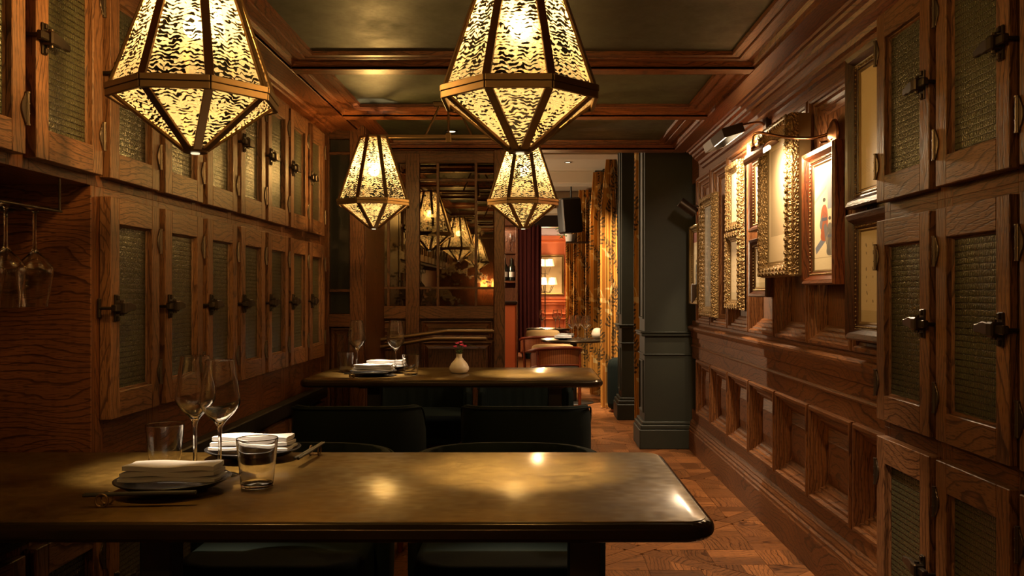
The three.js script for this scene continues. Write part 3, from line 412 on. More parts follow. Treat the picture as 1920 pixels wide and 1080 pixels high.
// ================================================================ lanterns
function pendant(cx, d, label, turns, lampX = [-0.42, 0.42]) {
  const t = thing('pendant_light', label, 'pendant', [cx, 2.076, -d]);
  mesh('bar', merge([cbox(0.88, 0.018, 0.022, 0, 0.006, 0, 0.002), cbox(0.03, 0.05, 0.03, 0, 0.0, 0, 0.003)]), M.brass, t);
  mesh('ceiling_plate', cbox(0.16, 0.016, 0.12, 0, YG - 2.076 - 0.009, 0, 0.003), M.brass, t);
  for (const [x0, x1] of [[-0.05, -0.13], [0.0, 0.0], [0.05, 0.13]]) mesh('rod', rod([x0, YG - 2.076 - 0.014, 0], [x1, 0.012, 0], 0.0065, 10), M.brass, t);
  const RT = 0.078, RM = 0.207, RB = 0.030, YT = 0.0, YM = -0.370, YL = -0.505;
  lampX.forEach((lx, n) => {
    const ang = (k) => (k + 0.5) * Math.PI / 4 + turns[n], pt = (R, y, k) => [R * Math.sin(ang(k)), y, R * Math.cos(ang(k))], bars = [];
    for (let k = 0; k < 8; k++) {
      const o = [Math.sin(ang(k)), 0.1, Math.cos(ang(k))], m = (k + 0.5) * Math.PI / 4 + turns[n] + Math.PI / 8, f = [Math.sin(m), 0, Math.cos(m)];
      bars.push(bar(pt(RT, YT, k), pt(RM, YM, k), o, 0.021, 0.009), bar(pt(RM, YM, k), pt(RB, YL, k), o, 0.021, 0.009));
      bars.push(bar(pt(RM + 0.002, YM + 0.007, k), pt(RM + 0.002, YM + 0.007, k + 1), f, 0.016, 0.012), bar(pt(RM + 0.001, YM - 0.010, k), pt(RM + 0.001, YM - 0.010, k + 1), f, 0.018, 0.010), bar(pt(RT, YT - 0.004, k), pt(RT, YT - 0.004, k + 1), f, 0.014, 0.010));
    }
    bars.push(cyl(0.034, 0.030, 0.012, 0, YL - 0.002, 0, 24), cyl(0.012, 0.012, 0.10, 0, -0.05, 0, 12), cyl(0.018, 0.018, 0.045, 0, -0.12, 0, 16), cbox(0.14, 0.006, 0.02, 0, -0.002, 0, 0.001), cbox(0.02, 0.006, 0.14, 0, -0.002, 0, 0.001));
    const fr = mesh('lantern_frame', merge(bars), M.brass, t); fr.position.set(lx, 0, 0);
    const quad = (R0, y0, R1, y1, k) => { const a = pt(R0, y0, k), b = pt(R0, y0, k + 1), c = pt(R1, y1, k + 1), e = pt(R1, y1, k), L = Math.hypot(R0 - R1, y0 - y1), w0 = R0 * 0.383, w1 = R1 * 0.383, o = rnd(), q = rnd(), s = 1 / 0.42; return fromTris([...a, ...e, ...c, ...a, ...c, ...b], [(-w0) * s + o, L * s + q, (-w1) * s + o, q, w1 * s + o, q, (-w0) * s + o, L * s + q, w1 * s + o, q, w0 * s + o, L * s + q]); };
    for (let k = 0; k < 8; k++) { mesh('glass_pane', quad(RT - 0.004, YT - 0.006, RM - 0.005, YM + 0.002, k), M.pane, fr); mesh('glass_pane', quad(RM - 0.005, YM - 0.004, RB - 0.002, YL + 0.004, k), M.pane, fr); }
    mesh('bulb', at(new THREE.SphereGeometry(0.030, 24, 16), 0, -0.188, 0), bulbMat(30), fr);
    const lt = new THREE.PointLight(WARM, LAMP); lt.position.set(lx, -0.188, 0); lt.shadow.radius = 1.2; lt.castShadow = true; lt.name = 'bulb_light'; t.add(lt);
    mesh('tip_lens', at(new THREE.CylinderGeometry(0.011, 0.011, 0.004, 20), 0, YL - 0.009, 0), bulbMat(1.2), fr);
    const sp = new THREE.SpotLight(new THREE.Color(1.0, 0.78, 0.50), LAMP * 7.5, 0, 0.40, 0.85); sp.position.set(lx, YL - 0.016, 0); sp.target.position.set(lx, -2, 0); sp.castShadow = true; sp.shadow.radius = 0.6; sp.name = 'tip_light'; t.add(sp, sp.target);
  });
  return t;
}
pendant(-0.4545, 2.3, 'pair of faceted rippled glass lanterns hanging above the napkin table', [0.13, 0.0]);
pendant(-0.477, 5.0, 'pair of faceted rippled glass lanterns hanging above the vase table', [0.12, 0.0]);
pendant(-0.4375, -0.75, 'pair of faceted lanterns above the table behind the camera', [0.1, 0.2]);
// recessed downlights in the coffers
function downlight(x, d, y, power, angle, label, col = WARM, aim = null) {
  const t = thing('downlight', label, 'downlight', [x, y, -d]);
  mesh('trim_ring', lathe([[0.026, 0.0], [0.042, 0.0], [0.042, -0.005], [0.036, -0.007], [0.028, -0.004], [0.026, 0.0]], 28), M.black, t);
  mesh('lamp_lens', at(new THREE.CylinderGeometry(0.026, 0.026, 0.003, 24), 0, -0.0025, 0), bulbMat(5), t);
  const s = new THREE.SpotLight(col, power, 0, angle, 0.7); s.position.set(0, -0.012, 0); s.target.position.set(...(aim ? [aim[0] - x, aim[1], aim[2] + d] : [0, -3, 0])); s.castShadow = true; s.name = 'downlight_beam'; t.add(s, s.target); return t;
}
downlight(-0.54, 5.85, YG, 1.5, 0.5, 'small downlight in the ceiling coffer before the partition');
downlight(0.72, 2.55, YG, 4, 0.42, 'tilted downlight over the aisle beside the lockers', WARM, [0.95, -2.2, -4.5]);
downlight(0.30, 2.55, YG, 16, 0.36, 'tilted downlight over the aisle beside the napkin table', WARM, [0.78, -2.2, -2.9]);
// ================================================================ place settings
const tumbler = (() => lathe([[0, 0], [0.034, 0], [0.0365, 0.003], [0.040, 0.04], [0.0475, 0.112], [0.0468, 0.114], [0.0455, 0.112], [0.0385, 0.042], [0.035, 0.012], [0.032, 0.009], [0, 0.009]], 40))();
const plateGeo = lathe([[0, 0.000], [0.055, 0.000], [0.060, 0.004], [0.100, 0.012], [0.126, 0.026], [0.127, 0.028], [0.124, 0.029], [0.098, 0.016], [0.060, 0.008], [0, 0.007]], 56);
function place(geo, mat, name, label, cat, x, y, d, group, ry = 0, s = 1) { const o = tag(mesh(name, geo, mat, scene), label, cat, group); o.position.set(x, y, -d); o.rotation.y = ry; o.scale.setScalar(s); return o; }
function napkinGeo(w = 0.215, dp = 0.085, h = 0.036) { // folded linen: three soft layers with a fold along the front
  const out = []; for (let k = 0; k < 3; k++) { const g = new THREE.BoxGeometry(w - k * 0.006, h / 3 + 0.001, dp - k * 0.004, 28, 4, 14), p = g.attributes.position; for (let i = 0; i < p.count; i++) { const x = p.getX(i), y = p.getY(i), z = p.getZ(i), e = Math.min(1, (w / 2 - Math.abs(x)) / 0.012), f = Math.min(1, (dp / 2 - Math.abs(z)) / 0.010); p.setXYZ(i, x + 0.002 * Math.sin(z * 90 + k), y * (0.45 + 0.55 * Math.sqrt(Math.max(0, e)) * Math.sqrt(Math.max(0, f))) + 0.0016 * Math.sin(x * 42 + z * 30 + k * 2), z + 0.0015 * Math.sin(x * 35 + k)); } g.computeVertexNormals(); g.translate(k * 0.001, h / 6 + k * h / 3, -k * 0.001); out.push(g); }
  const n = merge(out); n.computeVertexNormals(); return n;
}
const nap = napkinGeo(), YT0 = 0.7512;
const stickGeo = merge([rod([-0.115, 0.010, 0.004], [0.115, 0.012, 0.0], 0.0038, 8), rod([-0.115, 0.010, -0.006], [0.115, 0.012, -0.006], 0.0038, 8)]);
const restGeo = merge([at(new THREE.TorusGeometry(0.013, 0.0022, 8, 24), 0, 0.013, 0.012), at(new THREE.TorusGeometry(0.013, 0.0022, 8, 24), 0, 0.013, -0.012), rod([0, 0.0025, -0.012], [0, 0.0025, 0.012], 0.002, 6)]);
function setting(x, d, who, flip = 1) {
  place(plateGeo, M.plate, 'plate', `shallow black plate ${who}`, 'plate', x, YT0, d);
  place(nap, M.linen, 'napkin', `folded white linen napkin ${who}`, 'napkin', x, YT0 + 0.0245, d, undefined, 0.03 * flip);
  place(stickGeo, M.black, 'chopsticks', `pair of black chopsticks on a ring rest ${who}`, 'chopsticks', flip > 0 ? x - 0.01 : x + 0.165, YT0 + 0.014, flip > 0 ? d - 0.150 : d - 0.03, undefined, flip > 0 ? 0.07 : 1.5);
  place(restGeo, M.brass, 'chopstick_rest', `small bronze ring chopstick rest ${who}`, 'rest', flip > 0 ? x - 0.085 : x + 0.160, YT0, flip > 0 ? d - 0.150 : d + 0.035, undefined, flip > 0 ? 0 : 1.5);
}
setting(-0.822, 2.03, 'under the lantern on the napkin table'); setting(-0.765, 2.43, 'behind the stemmed glasses on the napkin table', -1);
place(tumbler, M.glass, 'tumbler', 'empty tumbler before the stemmed glasses on the napkin table', 'tumbler', -0.640, YT0, 2.06);
place(tumbler, M.glass, 'tumbler', 'empty tumbler beside the lockers on the napkin table', 'tumbler', -0.945, YT0, 2.28);
place(wineGlass, M.glass, 'wine_glass', 'tall wine glass standing closest to the folded napkin plate', 'wine glass', -0.772, YT0, 2.19, undefined, 0, 1.06);
place(wineGlass, M.glass, 'wine_glass', 'tall wine glass standing behind another on the napkin table', 'wine glass', -0.858, YT0, 2.255, undefined, 0, 1.08);
setting(-0.875, 4.86, 'on the vase table before the stemmed glasses'); setting(-0.86, 5.16, 'on the vase table under the oak partition', -1);
place(tumbler, M.glass, 'tumbler', 'empty tumbler beside the stemmed glass on the vase table', 'tumbler', -0.672, YT0, 4.88);
place(tumbler, M.glass, 'tumbler', 'empty tumbler close to the lockers on the vase table', 'tumbler', -1.07, YT0, 5.08);
place(wineGlass, M.glass, 'wine_glass', 'tall wine glass close to the tumbler on the vase table', 'wine glass', -0.775, YT0, 5.0, undefined, 0, 1.10);
place(wineGlass, M.glass, 'wine_glass', 'tall wine glass close to the lockers on the vase table', 'wine glass', -1.00, YT0, 5.04, undefined, 0, 1.10);
function flowerVase(x, d, y, label) {
  const v = thing('flower_vase', label, 'vase', [x, y, -d]);
  mesh('vase_body', lathe([[0, 0], [0.034, 0], [0.046, 0.006], [0.0555, 0.022], [0.054, 0.036], [0.044, 0.056], [0.026, 0.076], [0.0165, 0.090], [0.0165, 0.104], [0.0185, 0.108], [0.0155, 0.108], [0.0135, 0.104], [0.0135, 0.088], [0, 0.086]], 40), new THREE.MeshPhysicalMaterial({ color: lin(0.72, 0.66, 0.58), roughness: 0.3 }), v);
  const stemM = new THREE.MeshStandardMaterial({ color: lin(0.05, 0.10, 0.03), roughness: 0.7 }), pink = new THREE.MeshStandardMaterial({ color: lin(0.62, 0.06, 0.20), roughness: 0.7 });
  const tips = [[-0.012, 0.166, 0.0], [0.014, 0.158, 0.012], [0.03, 0.150, -0.006], [-0.022, 0.148, 0.010], [0.006, 0.172, -0.012]];
  tips.forEach((p) => { mesh('stem', tube([[0, 0.09, 0], [p[0] * 0.4, 0.12, p[2] * 0.4], p], 0.0012, 10, 5), stemM, v); const ps = []; for (let k = 0; k < 9; k++) { const a = k * 2.4, g = new THREE.SphereGeometry(0.0062, 8, 6); g.scale(1, 0.5, 0.6); at(g, Math.cos(a) * 0.006, 0.002 * (k % 3), Math.sin(a) * 0.006, -a, 0, 0.4); ps.push(g); } at(mesh('blossom', merge(ps), pink, v).geometry, ...p); });
  const lf = []; for (let k = 0; k < 9; k++) { const a = k * 0.9, g = new THREE.SphereGeometry(0.010, 8, 6); g.scale(1, 0.2, 0.4); at(g, Math.cos(a) * 0.016, 0.118 + 0.004 * (k % 4), Math.sin(a) * 0.016, -a, 0, 0.7); lf.push(g); } mesh('leaves', merge(lf), stemM, v);
  mesh('sprig', tube([[0, 0.09, 0], [0.02, 0.17, 0], [0.05, 0.165, 0.01], [0.09, 0.152, 0.012]], 0.0009, 20, 5), stemM, v); mesh('sprig', tube([[0, 0.09, 0], [0.004, 0.18, 0], [0.02, 0.225, 0.0]], 0.0008, 14, 5), stemM, v);
}
flowerVase(-0.417, 5.0, YT0, 'small white bottle vase with pink blossoms on the bronze table');
// ================================================================ pictures on the panelled wall
function canvasTex(w, h, draw) { const c = document.createElement('canvas'); c.width = w; c.height = h; const x = c.getContext('2d'); draw(x, w, h); const t = new THREE.CanvasTexture(c); t.colorSpace = THREE.SRGBColorSpace; return t; }
const paper = (x, w, h, col) => { x.fillStyle = col; x.fillRect(0, 0, w, h); for (let i = 0; i < 500; i++) { x.fillStyle = `rgba(120,90,50,${rr(0.01, 0.05)})`; x.fillRect(rnd() * w, rnd() * h, rr(2, 40), rr(1, 3)); } };
function robe(x, cx, cy, s, cols) { // a generic standing figure in a wide robe
  x.save(); x.translate(cx, cy); x.scale(s, s);
  x.fillStyle = cols[0]; x.beginPath(); x.moveTo(-10, -60); x.bezierCurveTo(-34, -40, -36, 10, -28, 60); x.bezierCurveTo(-40, 90, -20, 100, 8, 98); x.bezierCurveTo(38, 100, 40, 80, 26, 50); x.bezierCurveTo(34, 10, 30, -40, 8, -60); x.fill();
  x.fillStyle = cols[1]; x.beginPath(); x.moveTo(-24, -6); x.bezierCurveTo(-46, 10, -40, 50, -22, 44); x.lineTo(-6, -20); x.fill(); x.beginPath(); x.moveTo(10, 20); x.bezierCurveTo(34, 40, 30, 90, 6, 96); x.lineTo(-4, 30); x.fill();
  x.fillStyle = cols[2]; x.fillRect(-22, -4, 44, 14); x.fillStyle = '#e2cfae'; x.beginPath(); x.ellipse(0, -72, 9, 12, 0.2, 0, 7); x.fill(); x.fillStyle = '#221c1a'; x.beginPath(); x.ellipse(-2, -82, 12, 9, 0.1, 0, 7); x.fill();
  x.strokeStyle = 'rgba(40,25,15,.6)'; x.lineWidth = 1.6; for (let k = 0; k < 6; k++) { x.beginPath(); x.moveTo(-16 + k * 6, -40 + k * 4); x.bezierCurveTo(-22 + k * 9, 0, -16 + k * 7, 50, -20 + k * 9, 92); x.stroke(); } x.restore();
}
const art = {
  red: canvasTex(256, 512, (x, w, h) => { paper(x, w, h, '#d9c7a2'); x.fillStyle = '#8e2f25'; x.fillRect(0, 0, w, h * 0.16); x.fillStyle = '#e7d8b8'; x.fillRect(w * 0.15, h * 0.22, w * 0.5, h * 0.12); robe(x, w * 0.5, h * 0.62, 1.1, ['#3a3a38', '#59554c', '#8a7a60']); x.fillStyle = '#5b4a36'; x.fillRect(0, h * 0.86, w, h * 0.14); }),
  grey: canvasTex(256, 512, (x, w, h) => { paper(x, w, h, '#57503f'); for (let i = 0; i < 700; i++) { x.fillStyle = `rgba(${150 + rnd() * 60 | 0},${140 + rnd() * 50 | 0},${110 + rnd() * 40 | 0},${rr(0.02, 0.12)})`; x.beginPath(); x.ellipse(rnd() * w, rnd() * h, rr(3, 26), rr(3, 40), rnd() * 3, 0, 7); x.fill(); } }),
  plain: canvasTex(256, 512, (x, w, h) => { paper(x, w, h, '#d8c29a'); x.strokeStyle = 'rgba(90,60,30,.35)'; for (let k = 0; k < 9; k++) { x.beginPath(); x.moveTo(0, h * 0.78 + k * 6); x.bezierCurveTo(w * 0.3, h * 0.7 + k * 9, w * 0.6, h * 0.86, w, h * 0.76 + k * 8); x.stroke(); } }),
  fog: canvasTex(256, 512, (x, w, h) => { paper(x, w, h, '#cdb894'); x.fillStyle = '#a38d6c'; x.fillRect(w * 0.10, h * 0.08, w * 0.80, h * 0.70); for (let i = 0; i < 300; i++) { x.fillStyle = `rgba(200,185,150,${rr(0.03, 0.1)})`; x.fillRect(w * 0.10 + rnd() * w * 0.78, h * 0.08, rr(1, 4), h * 0.70); } x.strokeStyle = 'rgba(70,50,30,.35)'; x.strokeRect(w * 0.10, h * 0.08, w * 0.80, h * 0.70); }),
  figure: canvasTex(256, 640, (x, w, h) => { paper(x, w, h, '#e0cfa8'); x.fillStyle = '#8d97a3'; x.fillRect(w * 0.60, h * 0.10, w * 0.26, h * 0.34); x.fillStyle = '#c9b28a'; x.beginPath(); x.moveTo(0, h * 0.34); x.lineTo(w * 0.55, h * 0.22); x.lineTo(w * 0.55, h * 0.25); x.lineTo(0, h * 0.37); x.fill(); x.fillStyle = '#6d7585'; x.beginPath(); x.moveTo(w * 0.06, h * 0.78); x.lineTo(w * 0.55, h * 0.64); x.lineTo(w * 0.62, h * 0.70); x.lineTo(w * 0.10, h * 0.84); x.fill(); robe(x, w * 0.46, h * 0.52, 1.35, ['#a5532f', '#6b6a70', '#3d4a66']); robe(x, w * 0.70, h * 0.68, 1.2, ['#68655f', '#8b7f6c', '#4c5770']); x.strokeStyle = '#9a8358'; x.lineWidth = 3; x.strokeRect(4, 4, w - 8, h * 0.87); }),
  script: canvasTex(256, 512, (x, w, h) => { paper(x, w, h, '#cbb791'); x.fillStyle = 'rgba(60,45,30,.55)'; for (let c = 0; c < 4; c++) for (let k = 0; k < 9; k++) if (rnd() > 0.35) { x.beginPath(); x.ellipse(w * (0.2 + c * 0.2) + rr(-4, 4), h * (0.08 + k * 0.085), rr(2, 5), rr(6, 13), rr(-0.5, 0.5), 0, 7); x.fill(); } x.fillStyle = '#b5a27c'; x.fillRect(0, h * 0.86, w, h * 0.14); }),
};
const pics = [];
// a framed picture of outer size w x h, centre height y and depth d, leaning out by tilt; prof [inset, height], mats per run
function picture(name, label, d, y, w, h, fw, depth, kind, mat, image, off = 0.022, tilt = 0, inner = M.giltPlain) {
  const t = thing(name, label, 'picture', [XR - off, y - h / 2, -d], -L90);
  const prof = { plain: [[0, 0], [0, depth * 0.8], [fw * 0.12, depth], [fw * 0.40, depth * 0.92], [fw * 0.65, depth * 0.55], [fw * 0.9, depth * 0.45], [fw, depth * 0.3]], carved: [[0, 0], [0, depth * 0.55], [fw * 0.10, depth * 0.75], [fw * 0.28, depth], [fw * 0.50, depth * 0.92], [fw * 0.72, depth * 0.62], [fw * 0.86, depth * 0.5], [fw, depth * 0.35]], scoop: [[0, 0], [0, depth], [fw * 0.14, depth], [fw * 0.3, depth * 0.72], [fw * 0.6, depth * 0.5], [fw * 0.82, depth * 0.52], [fw, depth * 0.34]] }[kind];
  const g = new THREE.Group(); const f = mesh('frame', at(frame(w, h, prof, kind === 'carved' ? 14 : 1 / 1.2, kind === 'carved' ? 14 : 1 / 0.6), 0, h / 2, 0), mat, t);
  if (kind === 'carved') { // leaf and bead carving in relief round the rim
    const leaf = []; const sp = 0.030; const run = (n, f2) => { for (let k = 0; k < n; k++) f2((k + 0.5) / n, k); };
    const put = (x, yy, a, k) => { const s = new THREE.SphereGeometry(0.0105, 7, 5); s.scale(1.25, 0.62, 0.7); at(s, x, yy, depth * 0.90, 0, 0, a + (k % 2 ? 0.8 : -0.8)); leaf.push(s); };
    const c = fw * 0.36; run(Math.round(h / sp), (q, k) => { for (const s of [-1, 1]) { put(s * (w / 2 - c * 0.6), q * h, L90, k); put(s * (w / 2 - c * 1.35), q * h, L90, k + 1); } }); run(Math.round(w / sp), (q, k) => { for (const yy of [c * 0.6, c * 1.35, h - c * 0.6, h - c * 1.35]) put((q - 0.5) * w, yy, 0, k); });
    mesh('carving', merge(leaf), mat, f);
  }
  if (kind === 'plain') { const b = []; const n = Math.round(h / 0.016), m2 = Math.round(w / 0.016); for (let k = 0; k < n; k++) for (const s of [-1, 1]) b.push(at(new THREE.SphereGeometry(0.0042, 6, 4), s * (w / 2 - fw * 0.80), (k + 0.5) / n * h, depth * 0.50)); for (let k = 0; k < m2; k++) for (const yy of [fw * 0.8, h - fw * 0.8]) b.push(at(new THREE.SphereGeometry(0.0042, 6, 4), ((k + 0.5) / m2 - 0.5) * (w - fw), yy, depth * 0.50)); mesh('beading', merge(b), inner, f); }
  mesh('slip', at(frame(w - 2 * fw + 0.004, h - 2 * fw + 0.004, [[0, depth * 0.36], [0.004, depth * 0.36], [0.010, depth * 0.26]]), 0, h / 2, 0), inner, f);
  const iw = w - 2 * fw - 0.004, ih = h - 2 * fw - 0.004, pg = new THREE.PlaneGeometry(iw, ih); mesh('print', at(pg, 0, h / 2, depth * 0.24), new THREE.MeshPhysicalMaterial({ map: image, roughness: 0.55, clearcoat: image === art.grey ? 0.6 : 0.35, clearcoatRoughness: 0.06 }), t);
  mesh('backing', cbox(w - 0.01, h - 0.01, depth * 0.2, 0, h / 2, depth * 0.1, 0.001), M.frameDark, t);
  if (off > 0.03) mesh('back_box', cbox(w - 0.004, h - 0.004, off - 0.022, 0, h / 2, -(off - 0.022) / 2, 0.002), M.giltPlain, t);
  t.rotation.order = 'YXZ'; t.rotation.x = tilt; return t;
}
picture('picture', 'gilt framed print with red top band beside the green pilaster', 6.52, 1.41, 0.34, 0.58, 0.045, 0.035, 'plain', M.giltPlain, art.red);
picture('picture', 'ornate gilt frame around a foxed grey panel', 6.00, 1.45, 0.46, 0.82, 0.062, 0.045, 'carved', M.gilt, art.grey, 0.024);
picture('picture', 'narrow gilt framed picture, upper of two beside the ornate grey panel', 5.24, 1.77, 0.34, 0.40, 0.048, 0.04, 'carved', M.gilt, art.plain, 0.022);
picture('picture', 'narrow gilt framed picture, lower of two beside the ornate grey panel', 5.24, 1.335, 0.36, 0.46, 0.050, 0.042, 'carved', M.gilt, art.script, 0.022);
picture('picture', 'dark framed cream picture, upper of two behind the large carved frame', 4.64, 1.73, 0.36, 0.40, 0.045, 0.04, 'plain', M.frameDark, art.plain, 0.022);
picture('picture', 'dark framed pale picture, lower of two behind the large carved frame', 4.64, 1.335, 0.36, 0.31, 0.045, 0.04, 'plain', M.frameDark, art.script, 0.022);
picture('picture', 'large carved gilt frame with plain foggy print under the swan neck lamp', 4.10, 1.63, 0.50, 0.71, 0.066, 0.055, 'carved', M.gilt, art.fog, 0.078);
picture('picture', 'brown framed print of two robed figures', 3.63, 1.515, 0.40, 0.56, 0.055, 0.05, 'plain', M.frameBrown, art.figure, 0.022);
picture('picture', 'dark framed pale picture, upper of two against the lockers', 3.09, 1.79, 0.42, 0.56, 0.06, 0.05, 'plain', M.frameDark, art.plain, 0.022);
picture('picture', 'dark framed script page, lower of two against the lockers', 3.09, 1.26, 0.42, 0.46, 0.06, 0.05, 'plain', M.frameDark, art.script, 0.022);
{ // small black box tilted on the wall
  const t = thing('wall_switch_box', 'small dark tilted box on the wall below the red banded print', 'box', [XR - 0.0, 1.13, -6.55], -L90 - 0.35); mesh('casing', cbox(0.10, 0.14, 0.05, 0, 0.07, 0.03, 0.006), M.frameDark, t); mesh('face', cbox(0.07, 0.11, 0.006, 0, 0.07, 0.057, 0.002), M.latch, t);
}
// ---- picture lights
{ // box shade on an arm from the frieze
  const t = thing('picture_light', 'boxy bronze picture light with glowing underside near the cornice', 'picture light', [XR, 2.06, -4.62]);
  mesh('mount', cbox(0.025, 0.10, 0.07, -0.013, 0.0, 0, 0.004), M.latch, t);
  mesh('arm', tube([[-0.02, 0.01, 0], [-0.05, 0.03, 0.0], [-0.12, 0.028, -0.06], [-0.17, 0.005, -0.16]], 0.006, 24, 8), M.copper, t);
  const s = new THREE.Group(); s.name = 'shade'; const sh = mesh('shade', merge([cbox(0.11, 0.004, 0.52, 0, 0.03, 0, 0.001), cbox(0.004, 0.05, 0.52, 0.055, 0.006, 0, 0.001), cbox(0.004, 0.05, 0.52, -0.055, 0.006, 0, 0.001), cbox(0.11, 0.05, 0.004, 0, 0.006, 0.26, 0.001), cbox(0.11, 0.05, 0.004, 0, 0.006, -0.26, 0.001)]), M.latch, t); sh.position.set(-0.175, -0.01, -0.30); sh.rotation.z = 0.30;
  mesh('lamp_tube', at(new THREE.CylinderGeometry(0.012, 0.012, 0.46, 12), 0, 0.012, 0, 0, L90), bulbMat(9), sh);
  const A = new THREE.Group(); A.name = 'beam_mount'; A.position.set(-0.175, -0.036, -0.30); A.rotation.set(0, 0, 0.5); const a2 = new THREE.RectAreaLight(WARM, 300, 0.09, 0.46); a2.rotation.x = -L90; a2.name = 'picture_light_beam'; A.add(a2); t.add(A);
}
{ // swan neck lamp
  const t = thing('picture_light', 'copper swan neck picture light with round rosette above the carved frame', 'picture light', [XR + 0.02, 1.86, -3.68]);
  mesh('rosette', at(lathe([[0, 0.03], [0.018, 0.028], [0.030, 0.018], [0.052, 0.012], [0.060, 0.006], [0.062, 0], [0, 0]], 36), 0, 0, 0, 0, 0, L90), M.copper, t);
  mesh('arm', tube([[-0.02, 0.0, 0], [-0.08, -0.012, -0.03], [-0.16, 0.01, -0.14], [-0.235, 0.055, -0.28], [-0.25, 0.055, -0.33], [-0.25, 0.02, -0.35], [-0.245, 0.0, -0.35]], 0.0065, 60, 10), M.copper, t);
  mesh('knuckle', merge([at(new THREE.SphereGeometry(0.016, 16, 12), -0.245, -0.008, -0.35), rod([-0.245, -0.008, -0.38], [-0.248, -0.016, -0.22], 0.008, 12)]), M.copper, t);
  mesh('switch', rod([-0.03, -0.03, 0.0], [-0.06, -0.035, 0.0], 0.004, 8), M.copper, t);
  const sec = []; for (let k = 0; k <= 8; k++) { const a = Math.PI * (0.02 + 0.96 * k / 8); sec.push([0.044 * Math.cos(a), 0.036 * Math.sin(a)]); } for (let k = 8; k >= 0; k--) { const a = Math.PI * (0.02 + 0.96 * k / 8); sec.push([0.041 * Math.cos(a), 0.033 * Math.sin(a)]); }
  const sh = mesh('shade', moulding(sec, -0.17, 0.17), M.copper, t); sh.position.set(-0.240, -0.050, -0.24); sh.rotation.z = 0.70;
  mesh('lamp_tube', at(new THREE.CylinderGeometry(0.010, 0.010, 0.30, 12), 0, 0.012, 0, 0, L90), bulbMat(7), sh);
  const A = new THREE.Group(); A.name = 'beam_mount'; A.position.set(-0.212, -0.076, -0.22); A.rotation.set(0, 0, 0.80); const a2 = new THREE.RectAreaLight(WARM, 190, 0.06, 0.30); a2.rotation.x = -L90; a2.name = 'picture_light_beam'; A.add(a2); t.add(A);
}
{ // small spotlight by the pilaster
  const t = thing('spotlight', 'small black cylinder spotlight above the red banded print', 'spotlight', [XR, 1.83, -6.42]);
  mesh('mount', rod([0, 0.0, 0], [-0.08, 0.0, 0], 0.008, 10), M.latch, t); const b = mesh('barrel', at(lathe([[0, 0.07], [0.034, 0.07], [0.036, 0.066], [0.036, -0.07], [0.032, -0.07], [0.032, -0.045], [0, -0.045]], 28), 0, 0, 0), M.latch, t); b.position.set(-0.11, -0.01, 0); b.rotation.z = 0.95;
  mesh('lamp_lens', at(new THREE.CylinderGeometry(0.030, 0.030, 0.004, 20), 0, -0.050, 0), bulbMat(8), b);
  const s = new THREE.SpotLight(WARM, 9, 0, 0.7, 0.7); s.position.set(-0.052, -0.052, 0); s.target.position.set(0.06, -0.45, -0.06); s.castShadow = true; s.name = 'spot_beam'; t.add(s, s.target);
}
// a pair of shaded sconces on the wall behind the camera
for (const [x, n] of [[-0.83, 'near the lockers'], [-0.64, 'towards the aisle']]) {
  const t = thing('wall_sconce', `yellow shaded wall sconce on the closing wall, ${n}`, 'sconce', [x, 1.40, 2.50]); mesh('arm', rod([0, -0.10, 0.05], [0, 0.02, -0.03], 0.006), M.brass, t); mesh('lamp_shade', lathe([[0.062, -0.06], [0.040, 0.07], [0.038, 0.07], [0.060, -0.06]], 28), new THREE.MeshPhysicalMaterial({ color: lin(0.9, 0.55, 0.15), emissive: lin(1.0, 0.50, 0.10), emissiveIntensity: 0.9, transmission: 0.5, roughness: 1, thickness: 0 }), t).position.set(0, 0.0, -0.04);
  const l = new THREE.PointLight(GOLD, 0.5); l.position.set(0, 0, -0.04); l.name = 'sconce_light'; t.add(l);
}
// ================================================================ the room beyond
struct('wall_window', grain(cbox(0.12, 2.9, 14.2, 1.46, 1.4, -13.4, 0), 1, 1, 1), M.green, 'dark green window wall of the far room', 'wall');
struct('wall_far', grain(cbox(5.6, 2.9, 0.12, -0.9, 1.4, -20.4, 0), 1, 1, 1), M.lacquer, 'orange red panelled end wall of the far room', 'wall');
struct('wall_bar', grain(cbox(0.12, 2.9, 14.2, -3.6, 1.4, -13.4, 0), 1, 1, 1), M.oakFrame, 'dark wall on the bar side of the far room', 'wall');
struct('wall_link', grain(cbox(2.2, 2.9, 0.10, -2.62, 1.4, -6.48, 0), 1), M.oakFrame, 'oak wall between bar and lockers', 'wall');
struct('wall_lintel', grain(cbox(5.2, 0.62, 0.10, -1.1, 2.58, -6.55, 0), 0), M.oakPart, 'plain lintel above the opening, seen from the far room', 'wall');
const farCeil = struct('ceiling_far', grain(cbox(5.6, 0.10, 14.2, -0.9, 2.77, -13.5, 0), 0), M.cream, 'cream ceiling of the far room', 'ceiling');
for (const d of [8.9, 11.2, 13.4, 15.4]) mesh('ceiling_beam', cbox(5.0, 0.16, 0.34, -1.1, 2.645, -d, 0.01), M.cream, farCeil);
struct('trim_5', cbox(3.4, 0.24, 0.2, -0.5, 2.60, -17.2, 0.01), M.frameDark, 'dark bulkhead above the red curtain', 'beam');
struct('trim_6', cbox(5.0, 0.16, 0.3, -0.5, 2.60, -20.2, 0.02), new THREE.MeshStandardMaterial({ color: lin(0.45, 0.40, 0.55), roughness: 0.7 }), 'pale violet cornice of the end wall', 'cornice');
